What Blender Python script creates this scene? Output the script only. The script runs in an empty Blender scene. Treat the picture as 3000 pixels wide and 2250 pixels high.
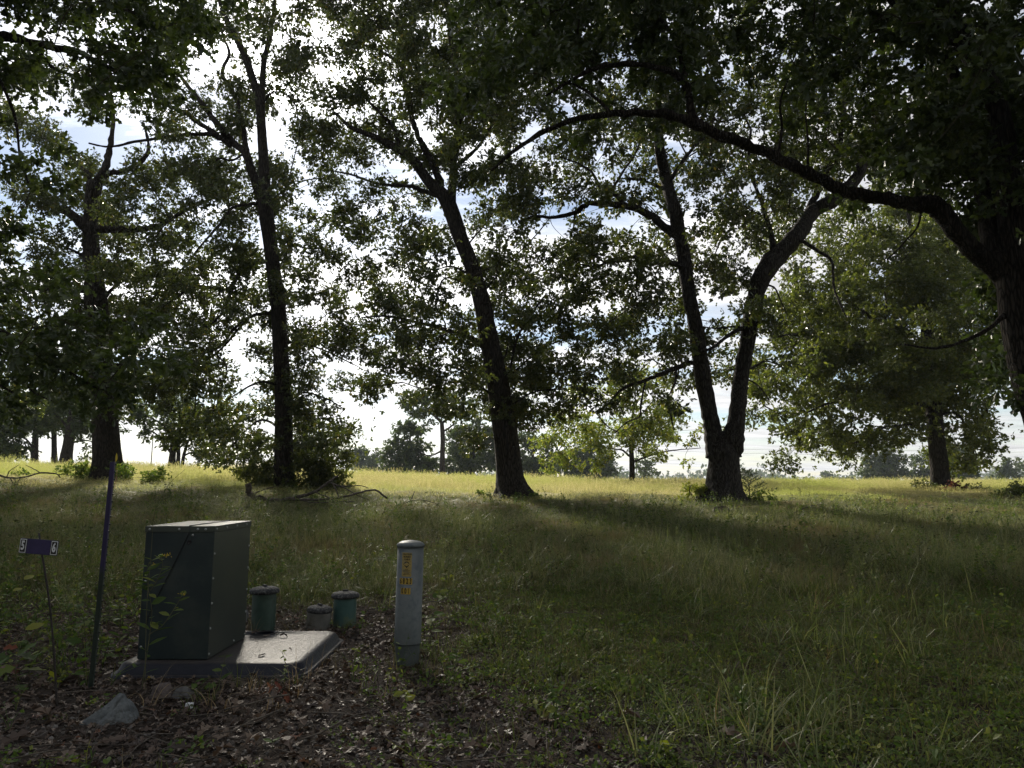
import bpy, math, random
import numpy as np
from mathutils import Vector, Matrix, noise as mnoise

rng = np.random.default_rng(11)
random.seed(11)
scn = bpy.context.scene
COL = scn.collection

# ------------------------------------------------------------------ camera
F = 2080.0                      # focal length in photo pixels (3000 x 2250)
EYE = 1.55
PITCH = math.atan(290 / F)
cp, sp = math.cos(PITCH), math.sin(PITCH)
cam = bpy.data.cameras.new('camera')
cam.sensor_width = 36.0
cam.lens = 36.0 * F / 3000.0
cam.clip_start = 0.05
cam.clip_end = 6000
cam_o = bpy.data.objects.new('camera', cam)
cam_o.location = (0, 0, EYE)
cam_o.rotation_euler = (math.pi / 2 + PITCH, 0, 0)
COL.objects.link(cam_o)
scn.camera = cam_o


def ray(px, py):
    a, b = (px - 1500) / F, (1125 - py) / F
    return np.array([a, -sp * b + cp, cp * b + sp])


def at(px, py, Y):
    """photo pixel -> point at forward distance Y"""
    d = ray(px, py)
    return np.array([0, 0, EYE]) + d * (Y / d[1])


# ------------------------------------------------------------------ sky and sun
SUN = Vector(ray(800, 300)).normalized()
w = bpy.data.worlds.new('World')
scn.world = w
w.use_nodes = True
nt = w.node_tree
nt.nodes.clear()


def N(tree, kind, **kw):
    n = tree.nodes.new(kind)
    for k, v in kw.items():
        if k.startswith('i_'):
            n.inputs[k[2:].replace('_', ' ')].default_value = v
        else:
            setattr(n, k, v)
    return n


def L(tree, a, b):
    tree.links.new(a, b)


def ramp(tree, stops, src=None):
    r = tree.nodes.new('ShaderNodeValToRGB')
    e = r.color_ramp.elements
    while len(e) < len(stops):
        e.new(0.5)
    for el, (p, c) in zip(e, stops):
        el.position = p
        el.color = (c, c, c, 1) if isinstance(c, (int, float)) else (*c, 1)
    if src is not None:
        tree.links.new(src, r.inputs[0])
    return r


def math_n(tree, op, a, b=None, clamp=False):
    m = tree.nodes.new('ShaderNodeMath')
    m.operation = op
    m.use_clamp = clamp
    for i, v in enumerate((a, b)):
        if v is None:
            continue
        if isinstance(v, (int, float)):
            m.inputs[i].default_value = v
        else:
            tree.links.new(v, m.inputs[i])
    return m.outputs[0]


sky = N(nt, 'ShaderNodeTexSky', sky_type='NISHITA', sun_disc=False)
sky.sun_elevation = math.asin(SUN.z)
sky.sun_rotation = math.atan2(SUN.x, SUN.y)
sky.air_density = 1.0
sky.dust_density = 0.25
sky.ozone_density = 2.0
tc = N(nt, 'ShaderNodeTexCoord')
sep = N(nt, 'ShaderNodeSeparateXYZ')
L(nt, tc.outputs['Generated'], sep.inputs[0])
# flat cloud layer seen from below: direction projected on a plane overhead
zz = math_n(nt, 'ADD', math_n(nt, 'MAXIMUM', sep.outputs[2], 0.0), 0.09)
cx = math_n(nt, 'DIVIDE', sep.outputs[0], zz)
cy = math_n(nt, 'DIVIDE', sep.outputs[1], zz)
comb = N(nt, 'ShaderNodeCombineXYZ')
L(nt, cx, comb.inputs[0])
L(nt, cy, comb.inputs[1])
cn = N(nt, 'ShaderNodeTexNoise', i_Scale=0.9, i_Detail=9.0, i_Roughness=0.62, i_Distortion=0.25)
cm = N(nt, 'ShaderNodeMapping')
cm.inputs['Location'].default_value = (3.3, 1.2, 0)
cm.inputs['Scale'].default_value = (0.7, 1.5, 1)
L(nt, comb.outputs[0], cm.inputs[0])
L(nt, cm.outputs[0], cn.inputs['Vector'])
cover = ramp(nt, [(0.39, 0.08), (0.56, 0.94)], cn.outputs['Fac'])
cn2 = N(nt, 'ShaderNodeTexNoise', i_Scale=3.1, i_Detail=6.0, i_Roughness=0.6)
L(nt, cm.outputs[0], cn2.inputs['Vector'])
shade = ramp(nt, [(0.3, 0.62), (0.62, 1.0)], cn2.outputs['Fac'])
# thin cloud glows round the sun
dotn = N(nt, 'ShaderNodeVectorMath', operation='DOT_PRODUCT')
L(nt, tc.outputs['Generated'], dotn.inputs[0])
dotn.inputs[1].default_value = SUN
dd = math_n(nt, 'MAXIMUM', dotn.outputs['Value'], 0.0)
g1 = math_n(nt, 'MULTIPLY', math_n(nt, 'POWER', dd, 8.0), 1.0)
g2 = math_n(nt, 'MULTIPLY', math_n(nt, 'POWER', dd, 120.0), 3.0)
g3 = math_n(nt, 'MULTIPLY', math_n(nt, 'POWER', dd, 4500.0), 14.0)
glow = math_n(nt, 'ADD', math_n(nt, 'ADD', g1, g2), g3)
lum = math_n(nt, 'ADD', glow, 0.50)
lumc = math_n(nt, 'MULTIPLY', lum, shade.outputs[0])
ccol = N(nt, 'ShaderNodeVectorMath', operation='SCALE')
ccol.inputs[0].default_value = (1.0, 0.985, 0.985)
L(nt, lumc, ccol.inputs['Scale'])
SKY_STRENGTH = 0.06
cscale = N(nt, 'ShaderNodeVectorMath', operation='SCALE')     # undo the background strength for the cloud colour
L(nt, ccol.outputs[0], cscale.inputs[0])
cscale.inputs['Scale'].default_value = 1.0 / SKY_STRENGTH
mix = N(nt, 'ShaderNodeMix', data_type='RGBA')
L(nt, cover.outputs[0], mix.inputs[0])
L(nt, sky.outputs[0], mix.inputs[6])
L(nt, cscale.outputs[0], mix.inputs[7])
bg = N(nt, 'ShaderNodeBackground')
bg.inputs['Strength'].default_value = SKY_STRENGTH
L(nt, mix.outputs[2], bg.inputs[0])
wo = N(nt, 'ShaderNodeOutputWorld')
L(nt, bg.outputs[0], wo.inputs[0])

sun = bpy.data.lights.new('sun', 'SUN')
sun.energy = 4.6
sun.angle = math.radians(8.0)          # veiled by thin cloud
sun.color = (1.0, 0.92, 0.78)
sun_o = bpy.data.objects.new('sun', sun)
sun_o.rotation_euler = SUN.to_track_quat('Z', 'Y').to_euler()
sun_o.location = (0, 0, 60)
COL.objects.link(sun_o)

scn.view_settings.view_transform = 'Standard'
scn.view_settings.look = 'None'
scn.view_settings.exposure = 0.95
scn.view_settings.gamma = 1.0
scn.view_settings.use_curve_mapping = False
scn.render.engine = 'CYCLES'
cy_ = scn.cycles
cy_.max_bounces = 4
cy_.diffuse_bounces = 3
cy_.glossy_bounces = 2
cy_.transmission_bounces = 3
cy_.transparent_max_bounces = 8
cy_.volume_bounces = 0
cy_.caustics_reflective = False
cy_.caustics_refractive = False
cy_.sample_clamp_indirect = 6.0
cy_.use_denoising = True
try:
    cy_.denoiser = 'OPENIMAGEDENOISE'
    cy_.denoising_input_passes = 'RGB_ALBEDO_NORMAL'
except Exception:
    pass
scn.render.film_transparent = False
scn.render.use_persistent_data = False


# ------------------------------------------------------------------ mesh helpers
def mesh_np(name, verts, tris=None, quads=None, mats=None, smooth=False):
    """verts (n,3), tris (m,3), quads (k,4) -> mesh"""
    me = bpy.data.meshes.new(name)
    verts = np.asarray(verts, dtype=np.float32)
    me.vertices.add(len(verts))
    me.vertices.foreach_set('co', verts.ravel())
    loops, starts, totals = [], [], []
    n = 0
    for arr, k in ((tris, 3), (quads, 4)):
        if arr is None or len(arr) == 0:
            continue
        arr = np.asarray(arr, dtype=np.int32)
        loops.append(arr.ravel())
        starts.append(n + np.arange(len(arr), dtype=np.int32) * k)
        totals.append(np.full(len(arr), k, dtype=np.int32))
        n += arr.size
    me.loops.add(n)
    me.loops.foreach_set('vertex_index', np.concatenate(loops))
    st = np.concatenate(starts)
    me.polygons.add(len(st))
    me.polygons.foreach_set('loop_start', st)
    me.polygons.foreach_set('loop_total', np.concatenate(totals))
    me.polygons.foreach_set('use_smooth', np.full(len(st), smooth, dtype=bool))
    me.update(calc_edges=True)
    me.validate()
    for m in (mats or []):
        me.materials.append(m)
    return me


def link(name, data, parent=None, loc=None, kind=None, label=None, cat=None, group=None):
    o = bpy.data.objects.new(name, data)
    COL.objects.link(o)
    if parent is not None:
        o.parent = parent
        o.matrix_parent_inverse = Matrix.Translation(-parent.location) if loc is None else Matrix()
    if loc is not None:
        o.location = loc
    if kind:
        o['kind'] = kind
    if label:
        o['label'] = label
    if cat:
        o['category'] = cat
    if group:
        o['group'] = group
    return o


def thing(name, label, cat, loc, group=None):
    return link(name, None, None, tuple(float(v) for v in loc), None, label, cat, group)


class Geo:
    """collects verts and faces into one mesh"""
    def __init__(s):
        s.v, s.t, s.q, s.n = [], [], [], 0

    def add(s, v, t=None, q=None):
        v = np.asarray(v, dtype=np.float32)
        if t is not None and len(t):
            s.t.append(np.asarray(t, dtype=np.int32) + s.n)
        if q is not None and len(q):
            s.q.append(np.asarray(q, dtype=np.int32) + s.n)
        s.v.append(v)
        s.n += len(v)

    def mesh(s, name, mat, smooth=False):
        return mesh_np(name, np.concatenate(s.v),
                       np.concatenate(s.t) if s.t else None,
                       np.concatenate(s.q) if s.q else None,
                       mat if isinstance(mat, list) else [mat], smooth)

    def box(s, x0, x1, y0, y1, z0, z1):
        v = [(x, y, z) for z in (z0, z1) for y in (y0, y1) for x in (x0, x1)]
        s.add(v, q=[(0, 2, 3, 1), (4, 5, 7, 6), (0, 1, 5, 4), (2, 6, 7, 3), (0, 4, 6, 2), (1, 3, 7, 5)])

    def lathe(s, prof, n=24, c=(0, 0, 0), closed=True):
        a = np.arange(n) * 2 * math.pi / n
        vs, qs = [], []
        for i, (r, z) in enumerate(prof):
            vs.append(np.stack([c[0] + r * np.cos(a), c[1] + r * np.sin(a), np.full(n, c[2] + z)], 1))
            if i:
                j = np.arange(n)
                k = (j + 1) % n
                qs.append(np.stack([(i - 1) * n + j, (i - 1) * n + k, i * n + k, i * n + j], 1))
        s.add(np.concatenate(vs), q=np.concatenate(qs))


def catmull(P, sub):
    P = np.asarray(P, dtype=float)
    if len(P) < 3:
        t = np.linspace(0, 1, sub * (len(P) - 1) + 1)[:, None]
        return P[0] * (1 - t) + P[-1] * t
    Q = np.vstack([2 * P[0] - P[1], P, 2 * P[-1] - P[-2]])
    out = []
    ts = np.linspace(0, 1, sub, endpoint=False)[:, None]
    for i in range(1, len(Q) - 2):
        p0, p1, p2, p3 = Q[i - 1], Q[i], Q[i + 1], Q[i + 2]
        out.append(0.5 * (2 * p1 + (p2 - p0) * ts + (2 * p0 - 5 * p1 + 4 * p2 - p3) * ts ** 2 + (3 * p1 - p0 - 3 * p2 + p3) * ts ** 3))
    out.append(P[-1][None])
    return np.vstack(out)


def tube(pts, rad, sides=8, rough=0.0, cap=True, flat=None):
    """tapered tube round a polyline; returns verts, tris, quads"""
    pts = np.asarray(pts, dtype=float)
    rad = np.asarray(rad, dtype=float)
    n = len(pts)
    T = np.gradient(pts, axis=0)
    T /= np.linalg.norm(T, axis=1)[:, None] + 1e-9
    ref = np.array([0.0, 1, 0]) if abs(T[0][1]) < 0.9 else np.array([1.0, 0, 0])
    u = np.cross(T[0], ref)
    u /= np.linalg.norm(u)
    U = np.zeros_like(pts)
    for i in range(n):
        u = u - T[i] * np.dot(u, T[i])
        u /= np.linalg.norm(u) + 1e-9
        U[i] = u
    V = np.cross(T, U)
    a = np.arange(sides) * 2 * math.pi / sides
    R = rad[:, None] * np.ones((1, sides))
    if rough:
        ridge = 1 + rough * (0.55 * rng.standard_normal((1, sides)) + 0.6 * rng.standard_normal((n, sides)))
        R = R * np.clip(ridge, 0.6, 1.5)
    ring = pts[:, None, :] + R[:, :, None] * (np.cos(a)[None, :, None] * U[:, None, :] + np.sin(a)[None, :, None] * V[:, None, :])
    v = ring.reshape(-1, 3)
    j = np.arange(sides)
    k = (j + 1) % sides
    i = np.arange(n - 1)[:, None] * sides
    q = np.stack([i + j, i + k, i + sides + k, i + sides + j], -1).reshape(-1, 4)
    t = None
    if cap:
        v = np.vstack([v, pts[-1] + T[-1] * rad[-1] * 0.5])
        e = (n - 1) * sides
        t = np.stack([e + j, e + k, np.full(sides, len(v) - 1)], 1)
    return v, t, q


# ------------------------------------------------------------------ terrain
BASES = [(315, 1397, 27.0), (828, 1440, 26.0), (1505, 1453, 24.0), (2122, 1470, 22.5), (2752, 1438, 33.0), (1852, 1426, 45.0)]


def _sm(a, b, x):
    t = np.clip((x - a) / (b - a), 0, 1)
    return t * t * (3 - 2 * t)


def _base(x, y):
    z = 1.12 * _sm(5.5, 27, y) + 0.30 * _sm(24, 46, y)
    z = z - 0.03 * np.minimum(x, 0) * _sm(6, 30, y) * np.exp(-np.maximum(-x - 25, 0) / 25)
    z = z - 0.004 * np.maximum(x, 0) * _sm(6, 30, y) * np.exp(-np.maximum(x - 40, 0) / 30)
    z = z - 0.9 * _sm(50, 130, y) - 3.0 * _sm(120, 700, y)
    return z


_bp = np.array([at(*b) for b in BASES])
_bd = _bp[:, 2] - _base(_bp[:, 0], _bp[:, 1])


def ground_z(x, y):
    x = np.asarray(x, dtype=float)
    y = np.asarray(y, dtype=float)
    z = _base(x, y)
    ws, acc = 0.35, 0.0
    for (bx, by, _), d in zip(_bp, _bd):
        wgt = np.exp(-((x - bx) ** 2 + (y - by) ** 2) / (2 * 6.5 ** 2))
        ws = ws + wgt
        acc = acc + wgt * d
    z = z + acc / ws
    near = _sm(3, 12, y) * (1 - _sm(60, 140, y))
    z = z + (0.05 * np.sin(x * 0.9 + 1.3) * np.sin(y * 0.7 + 0.4) + 0.03 * np.sin(x * 2.3 + y * 1.1)) * (0.25 + 0.75 * near)
    return z


def gz(x, y):
    return float(ground_z(x, y))


def gpix(px, py):
    """photo pixel -> where its ray meets the terrain"""
    d = ray(px, py)
    lo, Y = 1.0, 1.0
    while Y < 900:
        p = np.array([0, 0, EYE]) + d * (Y / d[1])
        if p[2] <= gz(p[0], p[1]):
            a, b = lo, Y
            for _ in range(30):
                m = 0.5 * (a + b)
                p = np.array([0, 0, EYE]) + d * (m / d[1])
                if p[2] <= gz(p[0], p[1]):
                    b = m
                else:
                    a = m
            return p
        lo = Y
        Y *= 1.03
    return np.array([0, 0, EYE]) + d * (60 / d[1])


# ------------------------------------------------------------------ materials
def mat(name):
    m = bpy.data.materials.new(name)
    m.use_nodes = True
    t = m.node_tree
    p = t.nodes['Principled BSDF']
    return m, t, p


def noise_mat(name, c1, c2, scale=8.0, rough=0.7, detail=6.0, bump=0.0, bscale=None, metallic=0.0, spec=0.4, lo=0.35, hi=0.65, c3=None, s3=2.0):
    m, t, p = mat(name)
    co = N(t, 'ShaderNodeTexCoord')
    n = N(t, 'ShaderNodeTexNoise', i_Scale=scale, i_Detail=detail, i_Roughness=0.6)
    L(t, co.outputs['Object'], n.inputs['Vector'])
    r = ramp(t, [(lo, c1), (hi, c2)], n.outputs['Fac'])
    out = r.outputs[0]
    if c3 is not None:
        n3 = N(t, 'ShaderNodeTexNoise', i_Scale=s3, i_Detail=4.0, i_Roughness=0.65)
        L(t, co.outputs['Object'], n3.inputs['Vector'])
        r3 = ramp(t, [(0.5, 0.0), (0.66, 1.0)], n3.outputs['Fac'])
        mx = N(t, 'ShaderNodeMix', data_type='RGBA')
        L(t, r3.outputs[0], mx.inputs[0])
        L(t, out, mx.inputs[6])
        mx.inputs[7].default_value = (*c3, 1)
        out = mx.outputs[2]
    L(t, out, p.inputs['Base Color'])
    p.inputs['Roughness'].default_value = rough
    p.inputs['Metallic'].default_value = metallic
    p.inputs['Specular IOR Level'].default_value = spec
    if bump:
        n2 = N(t, 'ShaderNodeTexNoise', i_Scale=bscale or scale * 3, i_Detail=6.0)
        L(t, co.outputs['Object'], n2.inputs['Vector'])
        b = N(t, 'ShaderNodeBump', i_Strength=bump, i_Distance=0.02)
        L(t, n2.outputs['Fac'], b.inputs['Height'])
        L(t, b.outputs[0], p.inputs['Normal'])
    return m


def leaf_mat(name, stops, trans, tfac=0.45, rough=0.45, spec=0.35, patch=None):
    """thin leaf: diffuse face + light shining through; colour differs from leaf to leaf"""
    m, t, p = mat(name)
    g = N(t, 'ShaderNodeNewGeometry')
    oi = N(t, 'ShaderNodeObjectInfo')
    h = math_n(t, 'FRACT', math_n(t, 'ADD', g.outputs['Random Per Island'], oi.outputs['Random']))
    r = ramp(t, stops, h)
    out = r.outputs[0]
    if patch is not None:                         # broad patches of another tint across the place
        pc, ps, plo, phi = patch
        n = N(t, 'ShaderNodeTexNoise', i_Scale=ps, i_Detail=3.0)
        L(t, g.outputs['Position'], n.inputs['Vector'])
        rr = ramp(t, [(plo, 0.0), (phi, 1.0)], n.outputs['Fac'])
        mx = N(t, 'ShaderNodeMix', data_type='RGBA')
        L(t, rr.outputs[0], mx.inputs[0])
        L(t, out, mx.inputs[6])
        mx.inputs[7].default_value = (*pc, 1)
        out = mx.outputs[2]
    L(t, out, p.inputs['Base Color'])
    p.inputs['Roughness'].default_value = rough
    p.inputs['Specular IOR Level'].default_value = spec
    tr = N(t, 'ShaderNodeBsdfTranslucent')
    mc = N(t, 'ShaderNodeMix', data_type='RGBA', blend_type='MULTIPLY')
    mc.inputs[0].default_value = 1.0
    L(t, out, mc.inputs[6])
    mc.inputs[7].default_value = (*trans, 1)
    L(t, mc.outputs[2], tr.inputs[0])
    ms = N(t, 'ShaderNodeMixShader')
    ms.inputs[0].default_value = tfac
    L(t, p.outputs[0], ms.inputs[1])
    L(t, tr.outputs[0], ms.inputs[2])
    L(t, ms.outputs[0], t.nodes['Material Output'].inputs['Surface'])
    return m


def bark_mat(name, c1, c2, sc=1.0):
    m, t, p = mat(name)
    co = N(t, 'ShaderNodeTexCoord')
    mp = N(t, 'ShaderNodeMapping')
    mp.inputs['Scale'].default_value = (9 * sc, 9 * sc, 1.5 * sc)
    L(t, co.outputs['Object'], mp.inputs[0])
    n = N(t, 'ShaderNodeTexNoise', i_Scale=2.0, i_Detail=8.0, i_Roughness=0.65, i_Distortion=0.6)
    L(t, mp.outputs[0], n.inputs['Vector'])
    v = N(t, 'ShaderNodeTexVoronoi', feature='DISTANCE_TO_EDGE', i_Scale=2.2)
    L(t, mp.outputs[0], v.inputs['Vector'])
    vr = ramp(t, [(0.0, 0.0), (0.22, 1.0)], v.outputs['Distance'])
    h = math_n(t, 'MULTIPLY', vr.outputs[0], n.outputs['Fac'])
    r = ramp(t, [(0.05, c1), (0.6, c2)], h)
    L(t, r.outputs[0], p.inputs['Base Color'])
    p.inputs['Roughness'].default_value = 0.95
    p.inputs['Specular IOR Level'].default_value = 0.15
    b = N(t, 'ShaderNodeBump', i_Strength=1.0, i_Distance=0.05)
    L(t, h, b.inputs['Height'])
    L(t, b.outputs[0], p.inputs['Normal'])
    return m


M = {}
M['bark'] = bark_mat('bark', (0.014, 0.012, 0.010), (0.066, 0.055, 0.045))
M['bark_grey'] = bark_mat('bark_grey', (0.016, 0.014, 0.012), (0.07, 0.061, 0.053))
M['twig'] = noise_mat('twig_bark', (0.03, 0.024, 0.018), (0.075, 0.06, 0.046), 6, 0.9, spec=0.15)
M['dead_twig'] = noise_mat('dead_wood', (0.045, 0.038, 0.032), (0.14, 0.12, 0.10), 9, 0.9, spec=0.15)
M['leaf_oak'] = leaf_mat('oak_leaf', [(0.0, (0.032, 0.045, 0.015)), (0.5, (0.05, 0.066, 0.02)), (0.93, (0.08, 0.095, 0.026)), (1.0, (0.14, 0.11, 0.03))], (1.8, 1.85, 0.9), 0.30, 0.38, 0.5)
M['leaf_near'] = leaf_mat('near_oak_leaf', [(0.0, (0.03, 0.046, 0.018)), (0.6, (0.048, 0.068, 0.023)), (1.0, (0.08, 0.10, 0.028))], (1.8, 1.95, 0.8), 0.34, 0.35, 0.55)
M['leaf_lit'] = leaf_mat('lit_oak_leaf', [(0.0, (0.042, 0.055, 0.017)), (0.6, (0.068, 0.083, 0.024)), (1.0, (0.12, 0.125, 0.034))], (1.9, 2.0, 0.9), 0.42, 0.42, 0.4)  # oak leaf with its sunlit look put into a lighter colour
M['leaf_yellow'] = leaf_mat('yellowing_leaf', [(0.0, (0.09, 0.11, 0.022)), (0.6, (0.15, 0.155, 0.035)), (1.0, (0.24, 0.19, 0.05))], (1.9, 1.9, 0.9), 0.45, 0.5, 0.3)
M['leaf_pale'] = leaf_mat('pale_green_leaf', [(0.0, (0.062, 0.085, 0.02)), (0.6, (0.105, 0.13, 0.03)), (1.0, (0.19, 0.175, 0.045))], (1.9, 2.0, 0.9), 0.5, 0.5, 0.3)
M['leaf_far'] = leaf_mat('far_leaf', [(0.0, (0.035, 0.052, 0.024)), (0.6, (0.05, 0.072, 0.03)), (1.0, (0.075, 0.095, 0.035))], (1.7, 1.8, 0.9), 0.3, 0.6, 0.25)
M['leaf_red'] = leaf_mat('red_brown_leaf', [(0.0, (0.08, 0.02, 0.012)), (0.6, (0.13, 0.037, 0.02)), (1.0, (0.2, 0.085, 0.035))], (1.3, 1.1, 1.0), 0.22, 0.55, 0.25)
M['cedar'] = leaf_mat('cedar_spray', [(0.0, (0.03, 0.042, 0.022)), (1.0, (0.06, 0.075, 0.035))], (1.4, 1.5, 0.9), 0.25, 0.6, 0.2)
M['weed'] = leaf_mat('weed_leaf', [(0.0, (0.05, 0.085, 0.025)), (0.6, (0.085, 0.13, 0.035)), (1.0, (0.17, 0.19, 0.05))], (1.8, 1.9, 0.75), 0.36, 0.6, 0.2)
M['weed_dark'] = leaf_mat('dark_weed_leaf', [(0.0, (0.035, 0.045, 0.02)), (0.6, (0.06, 0.072, 0.03)), (1.0, (0.12, 0.10, 0.05))], (1.6, 1.6, 0.8), 0.35, 0.55, 0.2)
M['weed_bright'] = leaf_mat('bright_weed_leaf', [(0.0, (0.11, 0.15, 0.03)), (1.0, (0.24, 0.24, 0.045))], (1.8, 1.9, 0.7), 0.42, 0.5, 0.35)
M['weed_stem'] = noise_mat('weed_stem', (0.06, 0.07, 0.03), (0.11, 0.10, 0.05), 20, 0.8)
M['flower'] = leaf_mat('goldenrod_flower', [(0.0, (0.35, 0.26, 0.02)), (1.0, (0.55, 0.42, 0.04))], (1.2, 1.2, 1.0), 0.3)
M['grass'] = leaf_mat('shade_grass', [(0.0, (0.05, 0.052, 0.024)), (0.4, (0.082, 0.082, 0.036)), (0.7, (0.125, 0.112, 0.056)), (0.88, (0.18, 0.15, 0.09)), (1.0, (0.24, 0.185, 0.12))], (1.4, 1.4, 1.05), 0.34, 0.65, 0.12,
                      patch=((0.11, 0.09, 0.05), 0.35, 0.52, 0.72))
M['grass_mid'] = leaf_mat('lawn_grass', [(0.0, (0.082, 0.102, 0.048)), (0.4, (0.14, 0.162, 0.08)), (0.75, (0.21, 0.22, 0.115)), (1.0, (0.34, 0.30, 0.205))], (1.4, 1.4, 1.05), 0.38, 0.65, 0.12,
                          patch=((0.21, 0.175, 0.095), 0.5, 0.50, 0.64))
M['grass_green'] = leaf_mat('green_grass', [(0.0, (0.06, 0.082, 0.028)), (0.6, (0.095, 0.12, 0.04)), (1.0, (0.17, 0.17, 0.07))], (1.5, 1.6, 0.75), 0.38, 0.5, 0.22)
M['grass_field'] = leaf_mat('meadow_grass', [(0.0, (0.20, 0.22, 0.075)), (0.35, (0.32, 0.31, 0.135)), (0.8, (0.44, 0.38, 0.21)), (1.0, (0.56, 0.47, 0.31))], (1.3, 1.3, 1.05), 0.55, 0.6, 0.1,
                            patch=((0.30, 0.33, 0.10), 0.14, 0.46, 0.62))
M['grass_long'] = leaf_mat('long_grass_blade', [(0.0, (0.095, 0.12, 0.048)), (0.6, (0.15, 0.178, 0.072)), (1.0, (0.26, 0.25, 0.12))], (1.4, 1.5, 0.9), 0.38, 0.42, 0.3)
M['dry_grass'] = leaf_mat('dry_grass', [(0.0, (0.19, 0.13, 0.07)), (1.0, (0.36, 0.28, 0.16))], (1.2, 1.1, 0.9), 0.35, 0.6, 0.3)
M['litter'] = leaf_mat('dead_leaf', [(0.0, (0.034, 0.022, 0.016)), (0.4, (0.07, 0.046, 0.033)), (0.7, (0.12, 0.083, 0.06)), (0.88, (0.18, 0.138, 0.105)), (0.96, (0.26, 0.22, 0.185)), (1.0, (0.15, 0.055, 0.022))], (1.2, 1.1, 0.9), 0.15, 0.5, 0.45)
M['pebble'] = leaf_mat('pebble', [(0.0, (0.04, 0.034, 0.029)), (0.7, (0.085, 0.075, 0.066)), (1.0, (0.18, 0.17, 0.16))], (1, 1, 1), 0.0, 0.8, 0.3)

# ground sheet: soil, moss, and dry field, by place
gm, t, p = mat('ground_soil')
geo = N(t, 'ShaderNodeNewGeometry')
n1 = N(t, 'ShaderNodeTexNoise', i_Scale=22.0, i_Detail=8.0, i_Roughness=0.7)
L(t, geo.outputs['Position'], n1.inputs['Vector'])
soil = ramp(t, [(0.3, (0.014, 0.011, 0.009)), (0.5, (0.032, 0.025, 0.02)), (0.68, (0.075, 0.06, 0.05))], n1.outputs['Fac'])
n2 = N(t, 'ShaderNodeTexNoise', i_Scale=6.0, i_Detail=8.0, i_Roughness=0.7)
L(t, geo.outputs['Position'], n2.inputs['Vector'])
turf = ramp(t, [(0.3, (0.06, 0.062, 0.026)), (0.6, (0.13, 0.125, 0.055))], n2.outputs['Fac'])
n3 = N(t, 'ShaderNodeTexNoise', i_Scale=1.5, i_Detail=9.0, i_Roughness=0.7)
L(t, geo.outputs['Position'], n3.inputs['Vector'])
field = ramp(t, [(0.3, (0.22, 0.22, 0.09)), (0.6, (0.40, 0.36, 0.19))], n3.outputs['Fac'])
sp_ = N(t, 'ShaderNodeSeparateXYZ')
L(t, geo.outputs['Position'], sp_.inputs[0])
nb = N(t, 'ShaderNodeTexNoise', i_Scale=0.8, i_Detail=5.0)
L(t, geo.outputs['Position'], nb.inputs['Vector'])
yn = math_n(t, 'ADD', sp_.outputs[1], math_n(t, 'MULTIPLY', math_n(t, 'SUBTRACT', nb.outputs['Fac'], 0.5), 6.0))
k1 = N(t, 'ShaderNodeMapRange', interpolation_type='SMOOTHSTEP')
k1.inputs[1].default_value, k1.inputs[2].default_value = 7.5, 11.0
L(t, yn, k1.inputs[0])
k2 = N(t, 'ShaderNodeMapRange', interpolation_type='SMOOTHSTEP')
k2.inputs[1].default_value, k2.inputs[2].default_value = 20.0, 30.0
L(t, yn, k2.inputs[0])
ma = N(t, 'ShaderNodeMix', data_type='RGBA')
L(t, k1.outputs[0], ma.inputs[0]); L(t, soil.outputs[0], ma.inputs[6]); L(t, turf.outputs[0], ma.inputs[7])
mb = N(t, 'ShaderNodeMix', data_type='RGBA')
L(t, k2.outputs[0], mb.inputs[0]); L(t, ma.outputs[2], mb.inputs[6]); L(t, field.outputs[0], mb.inputs[7])
L(t, mb.outputs[2], p.inputs['Base Color'])
p.inputs['Roughness'].default_value = 0.95
p.inputs['Specular IOR Level'].default_value = 0.1
bp_ = N(t, 'ShaderNodeBump', i_Strength=0.8, i_Distance=0.03)
L(t, n1.outputs['Fac'], bp_.inputs['Height'])
L(t, bp_.outputs[0], p.inputs['Normal'])

# ------------------------------------------------------------------ ground
ys = np.concatenate([np.linspace(-30, 2, 9), np.arange(2.3, 30, 0.3), np.geomspace(30, 1500, 60)])
xs_ = np.concatenate([-np.geomspace(22, 1500, 30)[::-1], np.arange(-21.6, 21.9, 0.45), np.geomspace(22, 1500, 30)])
X, Y = np.meshgrid(xs_, ys)
Z = ground_z(X, Y)
nx, ny = len(xs_), len(ys)
vi = np.arange(nx * ny).reshape(ny, nx)
quads = np.stack([vi[:-1, :-1], vi[:-1, 1:], vi[1:, 1:], vi[1:, :-1]], -1).reshape(-1, 4)
link('ground', mesh_np('ground', np.stack([X.ravel(), Y.ravel(), Z.ravel()], 1), quads=quads, mats=[gm], smooth=True), kind='structure')

# ------------------------------------------------------------------ leaves
# half outlines (u along the leaf, v across); both halves hang from the midrib
def leaf_template(side, fold=0.12, droop=0.1):
    side = np.array(side, dtype=float)
    us = side[:, 0]
    vs = [(0, 0, 0)]
    tris = []
    # midrib: base and tip, plus half outlines as fans from rib points
    rib = [(0, 0, 0), (0.5, 0, 0), (1, 0, 0)]
    V = list(rib)
    for sgn in (1, -1):
        o = len(V)
        for u_, v_ in side:
            V.append((u_, sgn * v_, 0))
        k = len(side)
        seq = [0] + [o + i for i in range(k)] + [2]
        for i in range(len(seq) - 1):
            tr = (1, seq[i], seq[i + 1]) if sgn < 0 else (1, seq[i + 1], seq[i])
            tris.append(tr)
    V = np.array(V, dtype=float)
    V[:, 2] = fold * np.abs(V[:, 1]) - droop * V[:, 0] ** 2
    return V, np.array(tris)


LEAF_LOBED = leaf_template([(0.18, 0.10), (0.30, 0.34), (0.44, 0.12), (0.60, 0.44), (0.70, 0.16), (0.86, 0.28)])
LEAF_BROAD = leaf_template([(0.30, 0.36), (0.45, 0.15), (0.72, 0.38)])
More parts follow.
